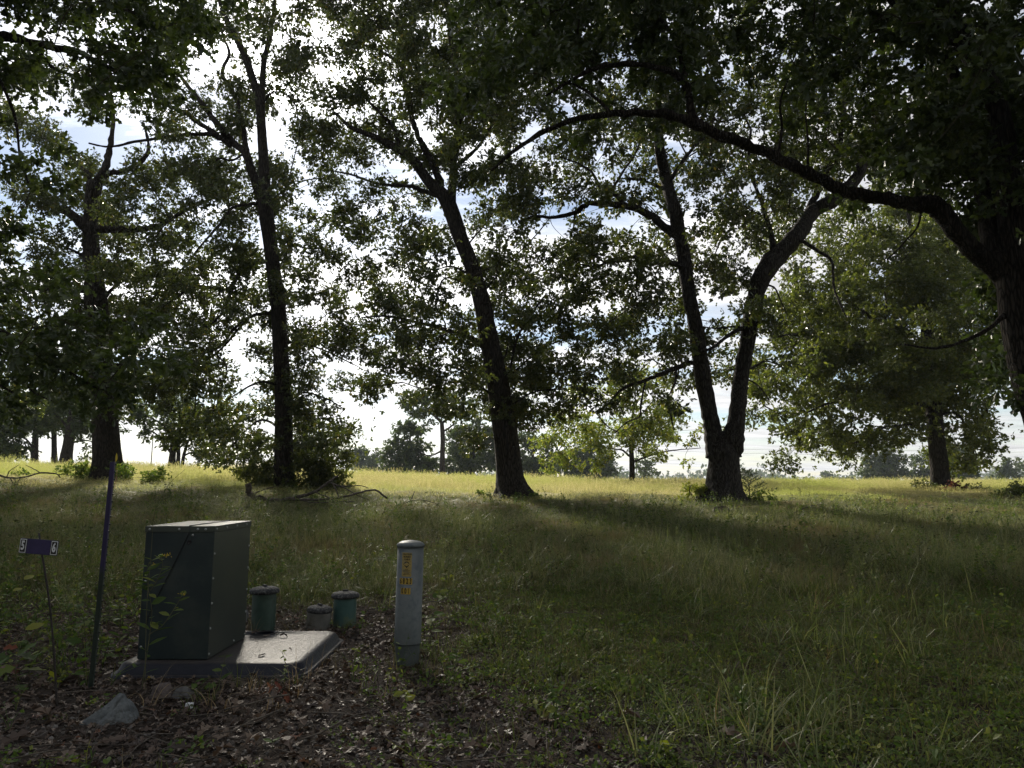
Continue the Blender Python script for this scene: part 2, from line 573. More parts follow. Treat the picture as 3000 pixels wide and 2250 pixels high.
# three-lobed small leaf: a kite with two side lobes
LEAF_MID = (np.array([(0, 0, 0), (0.55, 0.17, 0.03), (1, 0, -0.08), (0.55, -0.17, 0.03), (0.62, 0.48, 0.05), (0.25, 0.1, 0.02), (0.62, -0.48, 0.05), (0.25, -0.1, 0.02)]),
            np.array([(0, 2, 1), (0, 3, 2), (0, 1, 4), (0, 6, 3)]))
LEAF_OVAL = leaf_template([(0.22, 0.22), (0.5, 0.32), (0.8, 0.18)])
LEAF_KITE = (np.array([(0, 0, 0), (0.6, 0.40, 0.05), (1, 0, -0.06), (0.5, -0.40, 0.05)]), np.array([(0, 2, 1), (0, 3, 2)]))
LEAF_FAR = (np.array([(0, 0, 0), (0.5, 0.36, 0.04), (1, 0, 0), (0.5, -0.36, 0.04)]), np.array([(0, 2, 1), (0, 3, 2)]))


def unit(a):
    return a / (np.linalg.norm(a, axis=-1, keepdims=True) + 1e-9)


def leaves_geo(pos, axis, nrm, length, width, tpl):
    V, T = tpl
    axis = unit(axis)
    b = unit(np.cross(nrm, axis))
    n = np.cross(axis, b)
    v = (pos[:, None, :] + V[None, :, 0, None] * (length[:, None] * 1.0)[:, :, None] * axis[:, None, :]
         + V[None, :, 1, None] * width[:, None, None] * b[:, None, :]
         + V[None, :, 2, None] * length[:, None, None] * n[:, None, :])
    k = len(V)
    f = (np.arange(len(pos)) * k)[:, None, None] + T[None]
    return v.reshape(-1, 3), f.reshape(-1, 3)


def clump_leaves(centers, radii, counts, Lm, flat=0.75, rosette=6):
    """sprays of leaves: each clump has twig tips, each tip a rosette of leaves"""
    P, A, Nn, S = [], [], [], []
    for c, r, n in zip(centers, radii, counts):
        k = max(1, int(n / rosette))
        d = rng.standard_normal((k, 3))
        st = unit(rng.standard_normal(3) * np.array([1, 1, 0.35]))          # long axis of this spray
        d = d * 0.47 + st * (rng.standard_normal((k, 1)) * 0.42)
        tip = c + d * r * np.array([1, 1, flat])
        d = unit(d)
        m = rosette
        out = unit(d[:, None, :] * 0.8 + rng.standard_normal((k, m, 3)) * 0.8 + np.array([0, 0, -0.25]))
        nr = rng.standard_normal((k, m, 3)) * 0.9 + np.array([0, 0, 0.75])
        P.append(np.repeat(tip[:, None, :], m, 1).reshape(-1, 3) + rng.standard_normal((k * m, 3)) * Lm * 0.22)
        A.append(out.reshape(-1, 3))
        Nn.append(nr.reshape(-1, 3))
    P = np.concatenate(P); A = np.concatenate(A); Nn = np.concatenate(Nn)
    ln = Lm * (0.5 + 0.95 * rng.random(len(P)) ** 1.2)
    return P, A, Nn, ln


# ------------------------------------------------------------------ foliage map of the photograph (cells of 100 px, coverage 0-9)
FOL = {
    -3: '555556665555666677777776666666', -2: '666667666666788887777777777777', -1: '777777776678888888888887778888',
    0: '777778655467878888985766788877' + '', 1: '777787335167789998876747877888', 2: '777776345465699856888778877899',
    3: '566665434435688566787667788999', 4: '456435434665576465545678799999', 5: '566677745534355665544564666789',
    6: '355544654562436433455763567888', 7: '476666666533536566765245578889', 8: '787777666635636666642437788888',
    9: '888886554567766666534568888877', 10: '888887545325767755663378989999', 11: '887887656341468855661067889987',
    12: '000005766610035333431023455544', 13: '000000566500000000000003300330'}
assert all(len(v) == 30 for v in FOL.values()), [k for k, v in FOL.items() if len(v) != 30]

# crowns: name -> distance, leaf length, list of (cx, cy, rx, ry, weight)
CROWN = {
    'T0': dict(D=11.5, leaf=0.125, sig=1.3, ell=[(140, 60, 520, 420, 2.2), (60, 1010, 430, 190, 2.0), (-200, 500, 350, 600, 1.0)]),
    'T1': dict(D=27.0, leaf=0.125, sig=2.6, ell=[(260, 700, 480, 480, 1.5)]),
    'T2': dict(D=26.0, leaf=0.125, sig=2.4, ell=[(740, 520, 330, 700, 1.4), (760, 1180, 260, 230, 2.0)]),
    'T3': dict(D=24.0, leaf=0.12, sig=2.4, ell=[(1330, 560, 470, 650, 1.4), (1400, 1060, 330, 220, 1.5)]),
    'T4': dict(D=22.5, leaf=0.12, sig=2.4, ell=[(2060, 420, 520, 620, 1.3), (1900, 1000, 260, 260, 1.0)]),
    'T5': dict(D=12.5, leaf=0.14, sig=1.5, ell=[(1900, 80, 620, 300, 1.4), (2800, 200, 430, 430, 1.5), (2995, 820, 75, 420, 1.2)]),
    'T6': dict(D=33.0, leaf=0.15, sig=2.8, ell=[(2560, 960, 370, 420, 2.6)]),
    'T7': dict(D=45.0, leaf=0.2, sig=2.0, ell=[(1850, 1270, 230, 150, 2.0)]),
}
clumps = {k: [] for k in CROWN}
BARE = {'T1': [(312, 1400, 40), (302, 1150, 36), (290, 1000, 36), (281, 880, 34), (274, 800, 30), (266, 700, 28), (268, 610, 26), (278, 535, 26), (318, 450, 18), (330, 360, 12)],
        'T2': [(828, 1446, 26), (830, 1200, 26), (823, 1050, 25), (815, 900, 25), (802, 800, 24), (790, 700, 24), (776, 540, 24), (765, 362, 20), (741, 235, 16), (681, 90, 14)],
        'T2b': [(763, 573, 20), (717, 446, 20), (650, 380, 16), (591, 301, 14), (555, 259, 12)],
        'T3': [(1500, 1440, 40), (1470, 1200, 38), (1425, 960, 32), (1383, 784, 28), (1316, 603, 28), (1259, 535, 22), (1151, 428, 18), (1030, 374, 12)],
        'T4': [(2121, 1400, 50), (2090, 1270, 26), (2055, 1080, 26), (2018, 860, 24), (1975, 610, 24), (1934, 441, 20), (1936, 300, 14)],
        'T4b': [(2150, 1270, 26), (2176, 1080, 26), (2208, 895, 26), (2236, 800, 30), (2334, 690, 28), (2436, 590, 24), (2537, 461, 20), (2580, 300, 14)],
        'T4c': [(1954, 671, 16), (1839, 603, 16), (1724, 597, 12), (1622, 637, 8)],
        'T5': [(2978, 1000, 44), (2962, 881, 44), (2957, 678, 38), (2924, 339, 34), (2869, 203, 34), (2734, 0, 30)],
        'T5b': [(2944, 814, 26), (2842, 725, 26), (2735, 600, 26), (2600, 583, 24), (2449, 549, 22), (2246, 447, 20), (2042, 366, 16), (1805, 332, 12), (1568, 400, 8)],
        'T6': [(2758, 1430, 26), (2750, 1345, 26), (2742, 1275, 24), (2735, 1200, 20)]}


def bare_dist(px, py, which=None):
    """pixels from the nearest bare stem's edge"""
    best = 1e9
    for k_, pl_ in BARE.items():
        if which and not k_.startswith(which):
            continue
        for (x0, y0, r0_), (x1, y1, r1_) in zip(pl_, pl_[1:]):
            ux, uy = x1 - x0, y1 - y0
            t_ = min(1, max(0, ((px - x0) * ux + (py - y0) * uy) / (ux * ux + uy * uy)))
            best = min(best, math.hypot(px - x0 - t_ * ux, py - y0 - t_ * uy) - r0_ - t_ * (r1_ - r0_))
    return best


for row, s in FOL.items():
    for col in range(-3, 33):
        dch = s[min(max(col, 0), 29)]
        if col < 0 or col > 29:
            dch = str(min(int(dch), 6)) if row < 11 else '0'
        dens = int(dch)
        if dens == 0:
            continue
        cov = min(0.985, (dens + 0.7) / 9.7)
        cx_, cy_px = col * 100 + 50, row * 100 + 50
        cand, wts = [], []
        for k, c in CROWN.items():
            for (ex, ey, rx, ry, wt) in c['ell']:
                q = ((cx_ - ex) / rx) ** 2 + ((cy_px - ey) / ry) ** 2
                if q < 1.25:
                    cand.append(k)
                    wts.append(wt * (1.35 - q))
        if not cand:
            best = min(CROWN, key=lambda k: min(((cx_ - e[0]) / e[2]) ** 2 + ((cy_px - e[1]) / e[3]) ** 2 for e in CROWN[k]['ell']))
            cand, wts = [best], [1.0]
        wts = np.array(wts) / sum(wts)
        rmean = 40.0
        K = 2.3 * -math.log(1 - cov) * 1e4 / (math.pi * rmean ** 2 * 1.12)
        n = int(K) + (rng.random() < K - int(K))
        for _ in range(n):
            k = cand[rng.choice(len(cand), p=wts)]
            c = CROWN[k]
            big = 1.25 if c['D'] < 15 else 1.0
            rpx = rmean * big * (0.65 + 0.7 * rng.random())
            if big > 1 and rng.random() < (0.5 if k == 'T0' else 0.45):
                continue
            px, py = cx_ + (rng.random() - 0.5) * 104, cy_px + (rng.random() - 0.5) * 104
            D = c['D'] + float(np.clip(rng.normal(0, c['sig']), -2.1 * c['sig'], 2.1 * c['sig']))
            bd = bare_dist(px, py)
            if c['D'] > 15:
                if bd < 26 and D < c['D'] + 0.6 and rng.random() < 0.85:
                    D = c['D'] + 0.7 + abs(D - c['D'])
            elif bare_dist(px, py, 'T5') < 30:
                if D < c['D'] + 0.5 and rng.random() < 0.85:
                    D = c['D'] + 0.6 + abs(D - c['D'])
            elif bd < 30 and py < 900 and rng.random() < 0.75:
                continue
            pt = at(px, py, D)
            if pt[2] < gz(pt[0], pt[1]) + 0.9:
                continue
            clumps[k].append((pt, rpx * D / F))

for (ex, ey, rx, ry, cv) in ((1690, 1315, 125, 60, 0.72), (1980, 1310, 100, 45, 0.6), (1850, 1235, 150, 95, 0.62), (1640, 1365, 60, 22, 0.5), (1840, 1160, 100, 50, 0.5)):
    for _ in range(int(-math.log(1 - cv) * rx * ry / (18 ** 2 * 1.1))):
        a_, r_ = rng.random() * 6.283, math.sqrt(rng.random())
        dz_ = 45 + rng.normal(0, 1.5)
        clumps['T7'].append((at(ex + rx * r_ * math.cos(a_), ey + ry * r_ * math.sin(a_), dz_), (12 + 12 * rng.random()) * dz_ / F))

for (ex, ey, rx, ry, cv) in ((2400, 1260, 110, 55, 0.8), (2470, 1300, 50, 40, 0.7), (2350, 1290, 40, 40, 0.6), (2860, 1300, 45, 85, 0.75), (2250, 1170, 55, 55, 0.8), (2620, 1270, 90, 30, 0.7)):
    for _ in range(int(1.6 * -math.log(1 - cv) * rx * ry / (24 ** 2 * 1.1))):
        a_, r_ = rng.random() * 6.283, math.sqrt(rng.random())
        dz_ = 31.5 + rng.normal(0, 1.5)
        clumps['T6'].append((at(ex + rx * r_ * math.cos(a_), ey + ry * r_ * math.sin(a_), dz_), (14 + 16 * rng.random()) * dz_ / F))

for (ex, ey) in ((2560, 330), (2545, 410), (2585, 260), (2575, 360), (2530, 450), (2595, 200), (2555, 300), (2600, 140), (2565, 390), (2580, 310)):
    dz_ = 22.0 + rng.normal(0, 0.3)
    clumps['T4'].append((at(ex + rng.normal(0, 12), ey, dz_), 34 * dz_ / F))
OVER = {'T0': [], 'T5': []}
# unseen upper clumps of the two near crowns, added to cut sky light
for k, (tx, ty), rad_, cnt_ in (('T0', (-10.7, 11.5), 8.5, 250), ('T5', (9.4, 12.5), 9.5, 280)):
    m_ = 0
    while m_ < cnt_:
        q = rng.standard_normal(3)
        q = q / np.linalg.norm(q) * rng.random() ** 0.4
        pt = np.array([tx, ty, 10.5]) + q * np.array([rad_, rad_, 6.0])
        m_ += 1
        w_ = pt[1] * cp + (pt[2] - EYE) * sp
        if w_ > 0.3 and abs(F * pt[0] / w_) < 1650 and 1125 - F * (-pt[1] * sp + (pt[2] - EYE) * cp) / w_ > -120:
            continue
        OVER[k].append((pt, 0.55 + 0.3 * rng.random()))

# ------------------------------------------------------------------ trees
TREES = {}
TREES['T1'] = dict(
    name='oak_tree', label='thick-trunked oak with a broken dead stub, brush round its foot', mat='bark', leaf='leaf_oak', tpl=LEAF_KITE,
    trunk=[(315, 1400, 104), (313, 1370, 84), (311, 1300, 74), (302, 1150, 68), (290, 1000, 66), (281, 880, 62), (274, 800, 50), (266, 700, 46), (268, 610, 40), (278, 535, 46)],
    limbs=[([(280, 672), (370, 671), (425, 672), (470, 657), (512, 633), (573, 603), (640, 575), (700, 560)], 26, 5, 1.0),
           ([(270, 690), (235, 650), (200, 622), (165, 607), (135, 590)], 34, 20, -1.0),
           ([(283, 535), (319, 506), (362, 503), (410, 476), (431, 452), (435, 420), (420, 360)], 20, 7, 0.5),
           ([(278, 540), (305, 500), (318, 450), (325, 410), (332, 330), (320, 220)], 26, 9, 0.5),
           ([(275, 545), (250, 500), (215, 470), (170, 420)], 14, 6, 1.0),
           ([(268, 850), (220, 848), (170, 838), (120, 850), (60, 830)], 22, 6, -1.5),
           ([(295, 960), (380, 930), (460, 900), (540, 905)], 14, 5, 1.5),
           ([(300, 1080), (400, 1060), (480, 1080), (540, 1120)], 12, 4, 2.0),
           ([(296, 1040), (220, 1010), (120, 1030), (40, 1080)], 12, 4, 2.0),
           ([(280, 900), (350, 830), (430, 790), (520, 760)], 12, 4, 2.0),
           ([(273, 760), (180, 720), (90, 690), (10, 660)], 10, 4, 1.0)])
TREES['T2'] = dict(
    name='oak_tree', label='slender upright oak with a bright bush and fallen branch at its foot', mat='bark', leaf='leaf_oak', tpl=LEAF_KITE,
    trunk=[(828, 1446, 74), (829, 1410, 58), (831, 1300, 52), (830, 1200, 48), (823, 1050, 45), (815, 900, 44), (802, 800, 42), (790, 700, 42), (778, 610, 44), (776, 540, 34), (771, 452, 30), (765, 362, 28), (760, 290, 28), (741, 235, 24), (717, 163, 22), (681, 90, 18), (651, 30, 14), (630, -60, 10), (600, -160, 7)],
    limbs=[([(775, 620), (763, 573), (741, 512), (717, 446), (680, 415), (650, 380), (620, 340), (591, 301), (555, 259), (520, 215), (470, 190)], 34, 9, 0.8),
           ([(680, 425), (650, 405), (603, 374), (543, 332), (482, 307), (440, 293), (390, 300)], 22, 8, -1.0),
           ([(640, 400), (603, 392), (542, 395), (470, 404), (392, 416), (320, 430), (260, 420)], 15, 5, -1.5),
           ([(725, 460), (711, 362), (687, 277), (657, 235), (654, 199), (672, 157), (657, 115), (640, 60)], 17, 7, 0.6),
           ([(762, 300), (768, 250), (775, 170), (795, 80), (806, 0), (812, -90)], 24, 9, 0.8),
           ([(690, 100), (640, 72), (590, 58), (540, 25), (500, 5), (450, -20)], 13, 5, 0.4),
           ([(764, 310), (800, 270), (850, 285), (872, 330), (868, 360)], 7, 4, -0.5),
           ([(795, 770), (771, 769), (715, 778), (690, 820), (660, 848), (573, 840), (512, 875), (422, 930), (360, 955)], 17, 4, -1.5),
           ([(690, 820), (662, 890), (640, 930), (590, 965), (540, 985)], 9, 4, -1.0),
           ([(775, 597), (747, 597), (681, 609), (639, 663), (591, 717), (542, 778), (494, 826), (440, 880)], 11, 3.5, -2.0),
           ([(812, 915), (740, 925), (690, 960), (650, 1010), (600, 1035), (551, 1031)], 12, 4, -1.0),
           ([(723, 935), (669, 1000), (633, 1036), (570, 1080), (547, 1094), (511, 1144)], 8, 3, -1.5),
           ([(832, 1005), (880, 1003), (940, 1022), (1000, 1050), (1060, 1080)], 9, 3, 0.8),
           ([(800, 690), (850, 712), (905, 728), (960, 725)], 9, 3, 0.5),
           ([(712, 452), (680, 470), (640, 465), (625, 500), (615, 535)], 8, 4, -0.5),
           ([(828, 1130), (760, 1120), (700, 1150), (640, 1190)], 9, 3, -1.5),
           ([(830, 1180), (890, 1150), (960, 1170), (1010, 1200)], 9, 3, -1.0),
           ([(829, 1260), (770, 1230), (720, 1260), (680, 1310)], 9, 3, -1.0),
           ([(780, 600), (830, 560), (890, 530), (950, 520)], 8, 3, 1.0)])
TREES['T3'] = dict(
    name='oak_tree', label='dark leaning oak with flared foot forking into two great limbs', mat='bark', leaf='leaf_oak', tpl=LEAF_KITE,
    trunk=[(1503, 1462, 140), (1500, 1440, 104), (1494, 1400, 82), (1486, 1320, 73), (1470, 1200, 70), (1450, 1080, 62), (1425, 960, 55), (1415, 900, 52), (1383, 784, 46), (1347, 693, 46), (1316, 603, 48), (1292, 565, 40), (1259, 535, 34), (1205, 464, 28), (1151, 428, 24), (1090, 398, 18), (1030, 374, 13), (980, 330, 9)],
    limbs=[([(1320, 610), (1324, 560), (1327, 520), (1329, 470), (1340, 400), (1346, 300), (1335, 200), (1318, 100), (1310, 0), (1300, -120)], 32, 9, 0.8),
           ([(1300, 580), (1285, 520), (1262, 470), (1241, 430), (1223, 392), (1205, 338), (1187, 241), (1175, 193), (1139, 163), (1080, 135), (1020, 120)], 24, 7, -0.5),
           ([(1175, 430), (1160, 395), (1145, 362), (1120, 338), (1084, 301), (1060, 280)], 14, 6, -0.5),
           ([(1180, 215), (1200, 140), (1211, 90), (1223, 30), (1240, -60)], 11, 5, 0.5),
           ([(1290, 575), (1235, 557), (1199, 545), (1139, 542), (1090, 533), (1030, 512), (970, 500)], 18, 4, 0.6),
           ([(1365, 735), (1380, 705), (1422, 657), (1458, 603), (1512, 530), (1560, 470)], 6, 3, -0.5),
           ([(1405, 870), (1430, 840), (1480, 780), (1560, 700), (1610, 640)], 7, 3, 0.8),
           ([(1430, 1020), (1402, 1004), (1371, 986), (1316, 968), (1226, 945), (1136, 927), (1060, 930)], 21, 4, -0.8),
           ([(1475, 1120), (1493, 1080), (1520, 981), (1565, 909), (1600, 860)], 10, 4, 0.6),
           ([(1475, 1130), (1497, 1099), (1579, 1026), (1640, 1000), (1700, 985)], 8, 3, 0.8),
           ([(1462, 1060), (1479, 1045), (1488, 1013)], 9, 4, 0.0),
           ([(1465, 1180), (1400, 1130), (1330, 1120), (1250, 1140), (1180, 1120)], 9, 3, -1.0),
           ([(1480, 1200), (1560, 1150), (1640, 1140)], 8, 3, -0.8),
           ([(1345, 480), (1400, 430), (1450, 350), (1480, 260), (1490, 150)], 13, 5, 1.0),
           ([(1370, 800), (1320, 780), (1270, 790), (1210, 770)], 7, 3, 0.8)])
TREES['T4'] = dict(
    name='oak_tree', label='great oak split from its base into a V of two trunks', mat='bark_grey', leaf='leaf_oak', tpl=LEAF_KITE,
    trunk=[(2122, 1480, 178), (2121, 1452, 132), (2121, 1420, 106), (2121, 1370, 92), (2121, 1320, 84), (2121, 1290, 60), (2121, 1272, 30), (2121, 1262, 8)],
    limbs=[([(2098, 1340), (2090, 1270), (2076, 1200), (2055, 1080), (2036, 949), (2018, 860), (2002, 746), (1975, 610), (1951, 529), (1934, 441), (1930, 370), (1936, 280), (1950, 170), (1940, 40), (1950, -80)], [60, 54, 48, 48, 42, 41, 40, 38, 36, 32, 26, 22, 18, 14, 10], 10, -0.4),
           ([(2142, 1340), (2151, 1270), (2160, 1200), (2176, 1080), (2193, 980), (2208, 895), (2236, 800), (2280, 746), (2334, 690), (2381, 620), (2436, 590), (2503, 529), (2537, 461), (2560, 400), (2580, 300), (2590, 200), (2600, 60)], [62, 56, 48, 45, 48, 50, 58, 60, 54, 46, 42, 38, 34, 30, 26, 20, 14], 14, 0.6),
           ([(2350, 665), (2388, 575), (2420, 510), (2456, 434), (2470, 339), (2476, 237), (2456, 136), (2463, 40), (2470, -80)], 26, 9, -0.5),
           ([(2478, 240), (2483, 217), (2530, 185), (2585, 149), (2666, 75), (2720, 20)], 11, 5, 0.4),
           ([(1956, 540), (1968, 520), (2002, 468), (2042, 420), (2075, 395), (2120, 340)], 16, 6, 0.6),
           ([(1985, 690), (1954, 671), (1907, 631), (1839, 603), (1771, 598), (1724, 597), (1683, 624), (1622, 637), (1568, 634), (1520, 650)], 30, 6, -1.0),
           ([(1835, 603), (1792, 563), (1758, 549), (1731, 502), (1683, 475), (1640, 460)], 14, 4, -0.6),
           ([(1790, 563), (1825, 502), (1859, 454), (1880, 400)], 10, 4, 0.4),
           ([(1683, 624), (1680, 665), (1670, 705)], 7, 3, 0.0),
           ([(1955, 552), (1934, 549), (1886, 529), (1839, 522)], 14, 8, -0.5),
           ([(2005, 785), (1975, 773), (1920, 756), (1853, 753), (1805, 759), (1750, 780), (1700, 775)], 21, 5, -0.8),
           ([(1872, 756), (1866, 827), (1839, 881), (1859, 942), (1880, 980)], 11, 4, -0.4),
           ([(2050, 1070), (2027, 1061), (1957, 1088), (1916, 1104), (1889, 1115), (1835, 1134), (1808, 1153), (1780, 1186), (1745, 1205)], 19, 3.5, -0.8),
           ([(1891, 1114), (1878, 1180), (1873, 1221), (1837, 1237), (1800, 1270)], 7, 3, -0.4),
           ([(1978, 1082), (1981, 1110), (1960, 1169), (1968, 1229), (1975, 1260)], 9, 3.5, -0.3),
           ([(2270, 745), (2253, 665), (2232, 597), (2205, 522), (2192, 461), (2200, 380)], 19, 7, -0.6),
           ([(2320, 700), (2347, 705), (2402, 739), (2436, 766), (2443, 841), (2463, 895), (2480, 930)], 14, 4, -0.8),
           ([(2230, 835), (2266, 841), (2287, 881), (2307, 922)], 7, 3, -0.5),
           ([(2195, 955), (2181, 959), (2136, 981), (2090, 1018), (2055, 1030)], 16, 8, -0.3),
           ([(2175, 960), (2145, 957), (2100, 962), (2059, 957)], 8, 4, 0.4),
           ([(2180, 1085), (2208, 1076), (2244, 1058), (2290, 1070), (2340, 1060)], 9, 3, 0.5),
           ([(2175, 1110), (2203, 1117), (2226, 1135), (2253, 1171)], 7, 3, -0.4),
           ([(2170, 1075), (2154, 1081), (2108, 1085)], 6, 3, 0.2)])
TREES['T5'] = dict(
    name='oak_tree', label='near dark oak at the side whose long arching limb reaches across the others', mat='bark', leaf='leaf_near', tpl=LEAF_BROAD,
    trunk=[(3165, 1640, 190), (3150, 1580, 150), (3125, 1450, 122), (3065, 1260, 100), (3020, 1125, 92), (2990, 1000, 88), (2970, 881, 84), (2964, 780, 78), (2960, 678, 70), (2953, 542, 66), (2926, 339, 62), (2871, 203, 62), (2790, 68, 60), (2736, 0, 58), (2640, -140, 56), (2560, -300, 40)],
    limbs=[([(2975, 880), (2944, 814), (2895, 770), (2842, 725), (2775, 644), (2735, 600), (2680, 597), (2600, 583), (2517, 570), (2449, 549), (2347, 495), (2246, 447), (2144, 407), (2042, 366), (1941, 332), (1805, 332), (1670, 353), (1568, 400), (1500, 447), (1440, 500)], [70, 62, 56, 54, 54, 56, 44, 39, 37, 36, 36, 34, 31, 29, 25, 20, 17, 14, 11, 8], 9, -0.6),
           ([(2060, 372), (2029, 339), (2002, 237), (1934, 200), (1839, 186), (1737, 203), (1670, 237), (1600, 280)], 30, 7, -0.4),
           ([(1790, 330), (1785, 325), (1735, 280), (1690, 251), (1650, 240)], 14, 6, 0.3),
           ([(2005, 240), (2000, 190), (1975, 110), (1930, 50), (1905, 10), (1880, -80)], 18, 8, 0.5),
           ([(2280, 460), (2290, 380), (2285, 300), (2310, 230)], 12, 5, 0.4),
           ([(2365, 500), (2368, 420), (2360, 330), (2370, 250)], 8, 4, 0.3),
           ([(2950, 800), (2910, 746), (2895, 660), (2883, 576), (2850, 430), (2808, 271), (2754, 102), (2730, 0), (2690, -150)], 64, 30, 1.4),
           ([(2800, 80), (2740, 70), (2680, 55), (2620, 10), (2560, -60), (2450, -140), (2300, -190)], 40, 12, 0.6),
           ([(2850, 170), (2890, 110), (2960, 70), (3040, 40)], 20, 9, -0.5),
           ([(2945, 520), (3010, 440), (3080, 380)], 26, 12, -0.6),
           ([(2965, 900), (2900, 960), (2820, 1000), (2740, 1020), (2650, 1010)], 16, 5, -0.8),
           ([(2975, 960), (3030, 1000), (3090, 1080)], 18, 9, -0.6),
           ([(2700, 598), (2690, 660), (2640, 720), (2600, 760)], 7, 4, -0.3)])
TREES['T6'] = dict(
    name='oak_tree', label='low spreading oak in bright leaf with red dead leaves at its foot', mat='bark_grey', leaf='leaf_lit', tpl=LEAF_KITE,
    trunk=[(2765, 1448, 80), (2758, 1420, 54), (2750, 1345, 48), (2742, 1275, 44), (2735, 1180, 42), (2727, 1080, 38), (2715, 950, 34), (2700, 830, 26), (2680, 720, 18), (2660, 620, 10)],
    limbs=[([(2736, 1180), (2660, 1110), (2560, 1060), (2450, 1010), (2340, 980), (2260, 990)], 22, 5, -2.0),
           ([(2732, 1120), (2640, 1010), (2540, 920), (2420, 850), (2330, 830)], 20, 5, -1.0),
           ([(2736, 1190), (2660, 1180), (2540, 1190), (2440, 1180), (2360, 1210)], 16, 4, -2.0),
           ([(2735, 1170), (2800, 1110), (2870, 1150), (2900, 1230)], 18, 5, -1.0),
           ([(2725, 1040), (2800, 930), (2850, 820), (2890, 740)], 18, 5, 1.0),
           ([(2712, 920), (2640, 820), (2560, 760), (2490, 720)], 14, 5, 1.5),
           ([(2735, 1200), (2690, 1240), (2600, 1250), (2520, 1290)], 10, 3, -2.0),
           ([(2738, 1220), (2800, 1210), (2840, 1270), (2860, 1330)], 9, 3, -1.5)])
TREES['T7'] = dict(
    name='young_tree', label='small yellowing tree with two low side branches out in the sunny field', mat='bark', leaf='leaf_pale', tpl=LEAF_FAR,
    trunk=[(1852, 1430, 26), (1852, 1410, 18), (1851, 1350, 15.5), (1849, 1300, 13), (1851, 1240, 9), (1860, 1180, 5), (1862, 1130, 3)],
    limbs=[([(1853, 1356), (1862, 1350), (1889, 1340), (1930, 1327), (1984, 1318), (2052, 1313)], 9, 2, -0.8),
           ([(1850, 1340), (1827, 1321), (1816, 1317), (1762, 1310), (1718, 1300), (1660, 1310)], 7.5, 2, 0.6),
           ([(1850, 1290), (1820, 1270), (1783, 1251), (1745, 1210), (1707, 1177)], 7, 2, 1.0),
           ([(1850, 1290), (1880, 1260), (1930, 1240), (1980, 1220)], 6, 2, 1.0),
           ([(1850, 1280), (1870, 1230), (1900, 1190), (1930, 1160)], 5, 2, -1.0)])
TREES['T0'] = dict(
    name='oak_tree', label='near oak beyond the edge whose large-leaved boughs hang over the sign', mat='bark', leaf='leaf_near', tpl=LEAF_BROAD,
    trunk=[(-420, 1760, 190), (-425, 1680, 150), (-430, 1400, 125), (-430, 1000, 115), (-420, 600, 105), (-400, 200, 95), (-380, -200, 80), (-350, -500, 60)],
    limbs=[([(-400, 300), (-250, 180), (-100, 110), (13, 107), (82, 120), (158, 139), (214, 148), (271, 173), (328, 202), (380, 215), (430, 200)], 44, 8, -0.6),
           ([(100, 130), (151, 195), (240, 227), (303, 205), (360, 208), (420, 260)], 12, 5, 0.5),
           ([(-420, 850), (-300, 870), (-150, 920), (0, 970), (120, 1040), (217, 1100), (300, 1140), (400, 1150)], 34, 4, 0.4),
           ([(-60, 945), (0, 1040), (60, 1110), (113, 1158), (200, 1190)], 10, 3, 0.5),
           ([(-390, 0), (-200, -100), (0, -60), (200, -40), (350, 20), (480, 80)], 34, 6, -0.5),
           ([(-100, 110), (-20, 200), (40, 330), (60, 460), (90, 560)], 14, 5, -0.6),
           ([(-430, 1000), (-300, 1010), (-150, 1080), (0, 1130), (80, 1180)], 20, 4, -0.5)])


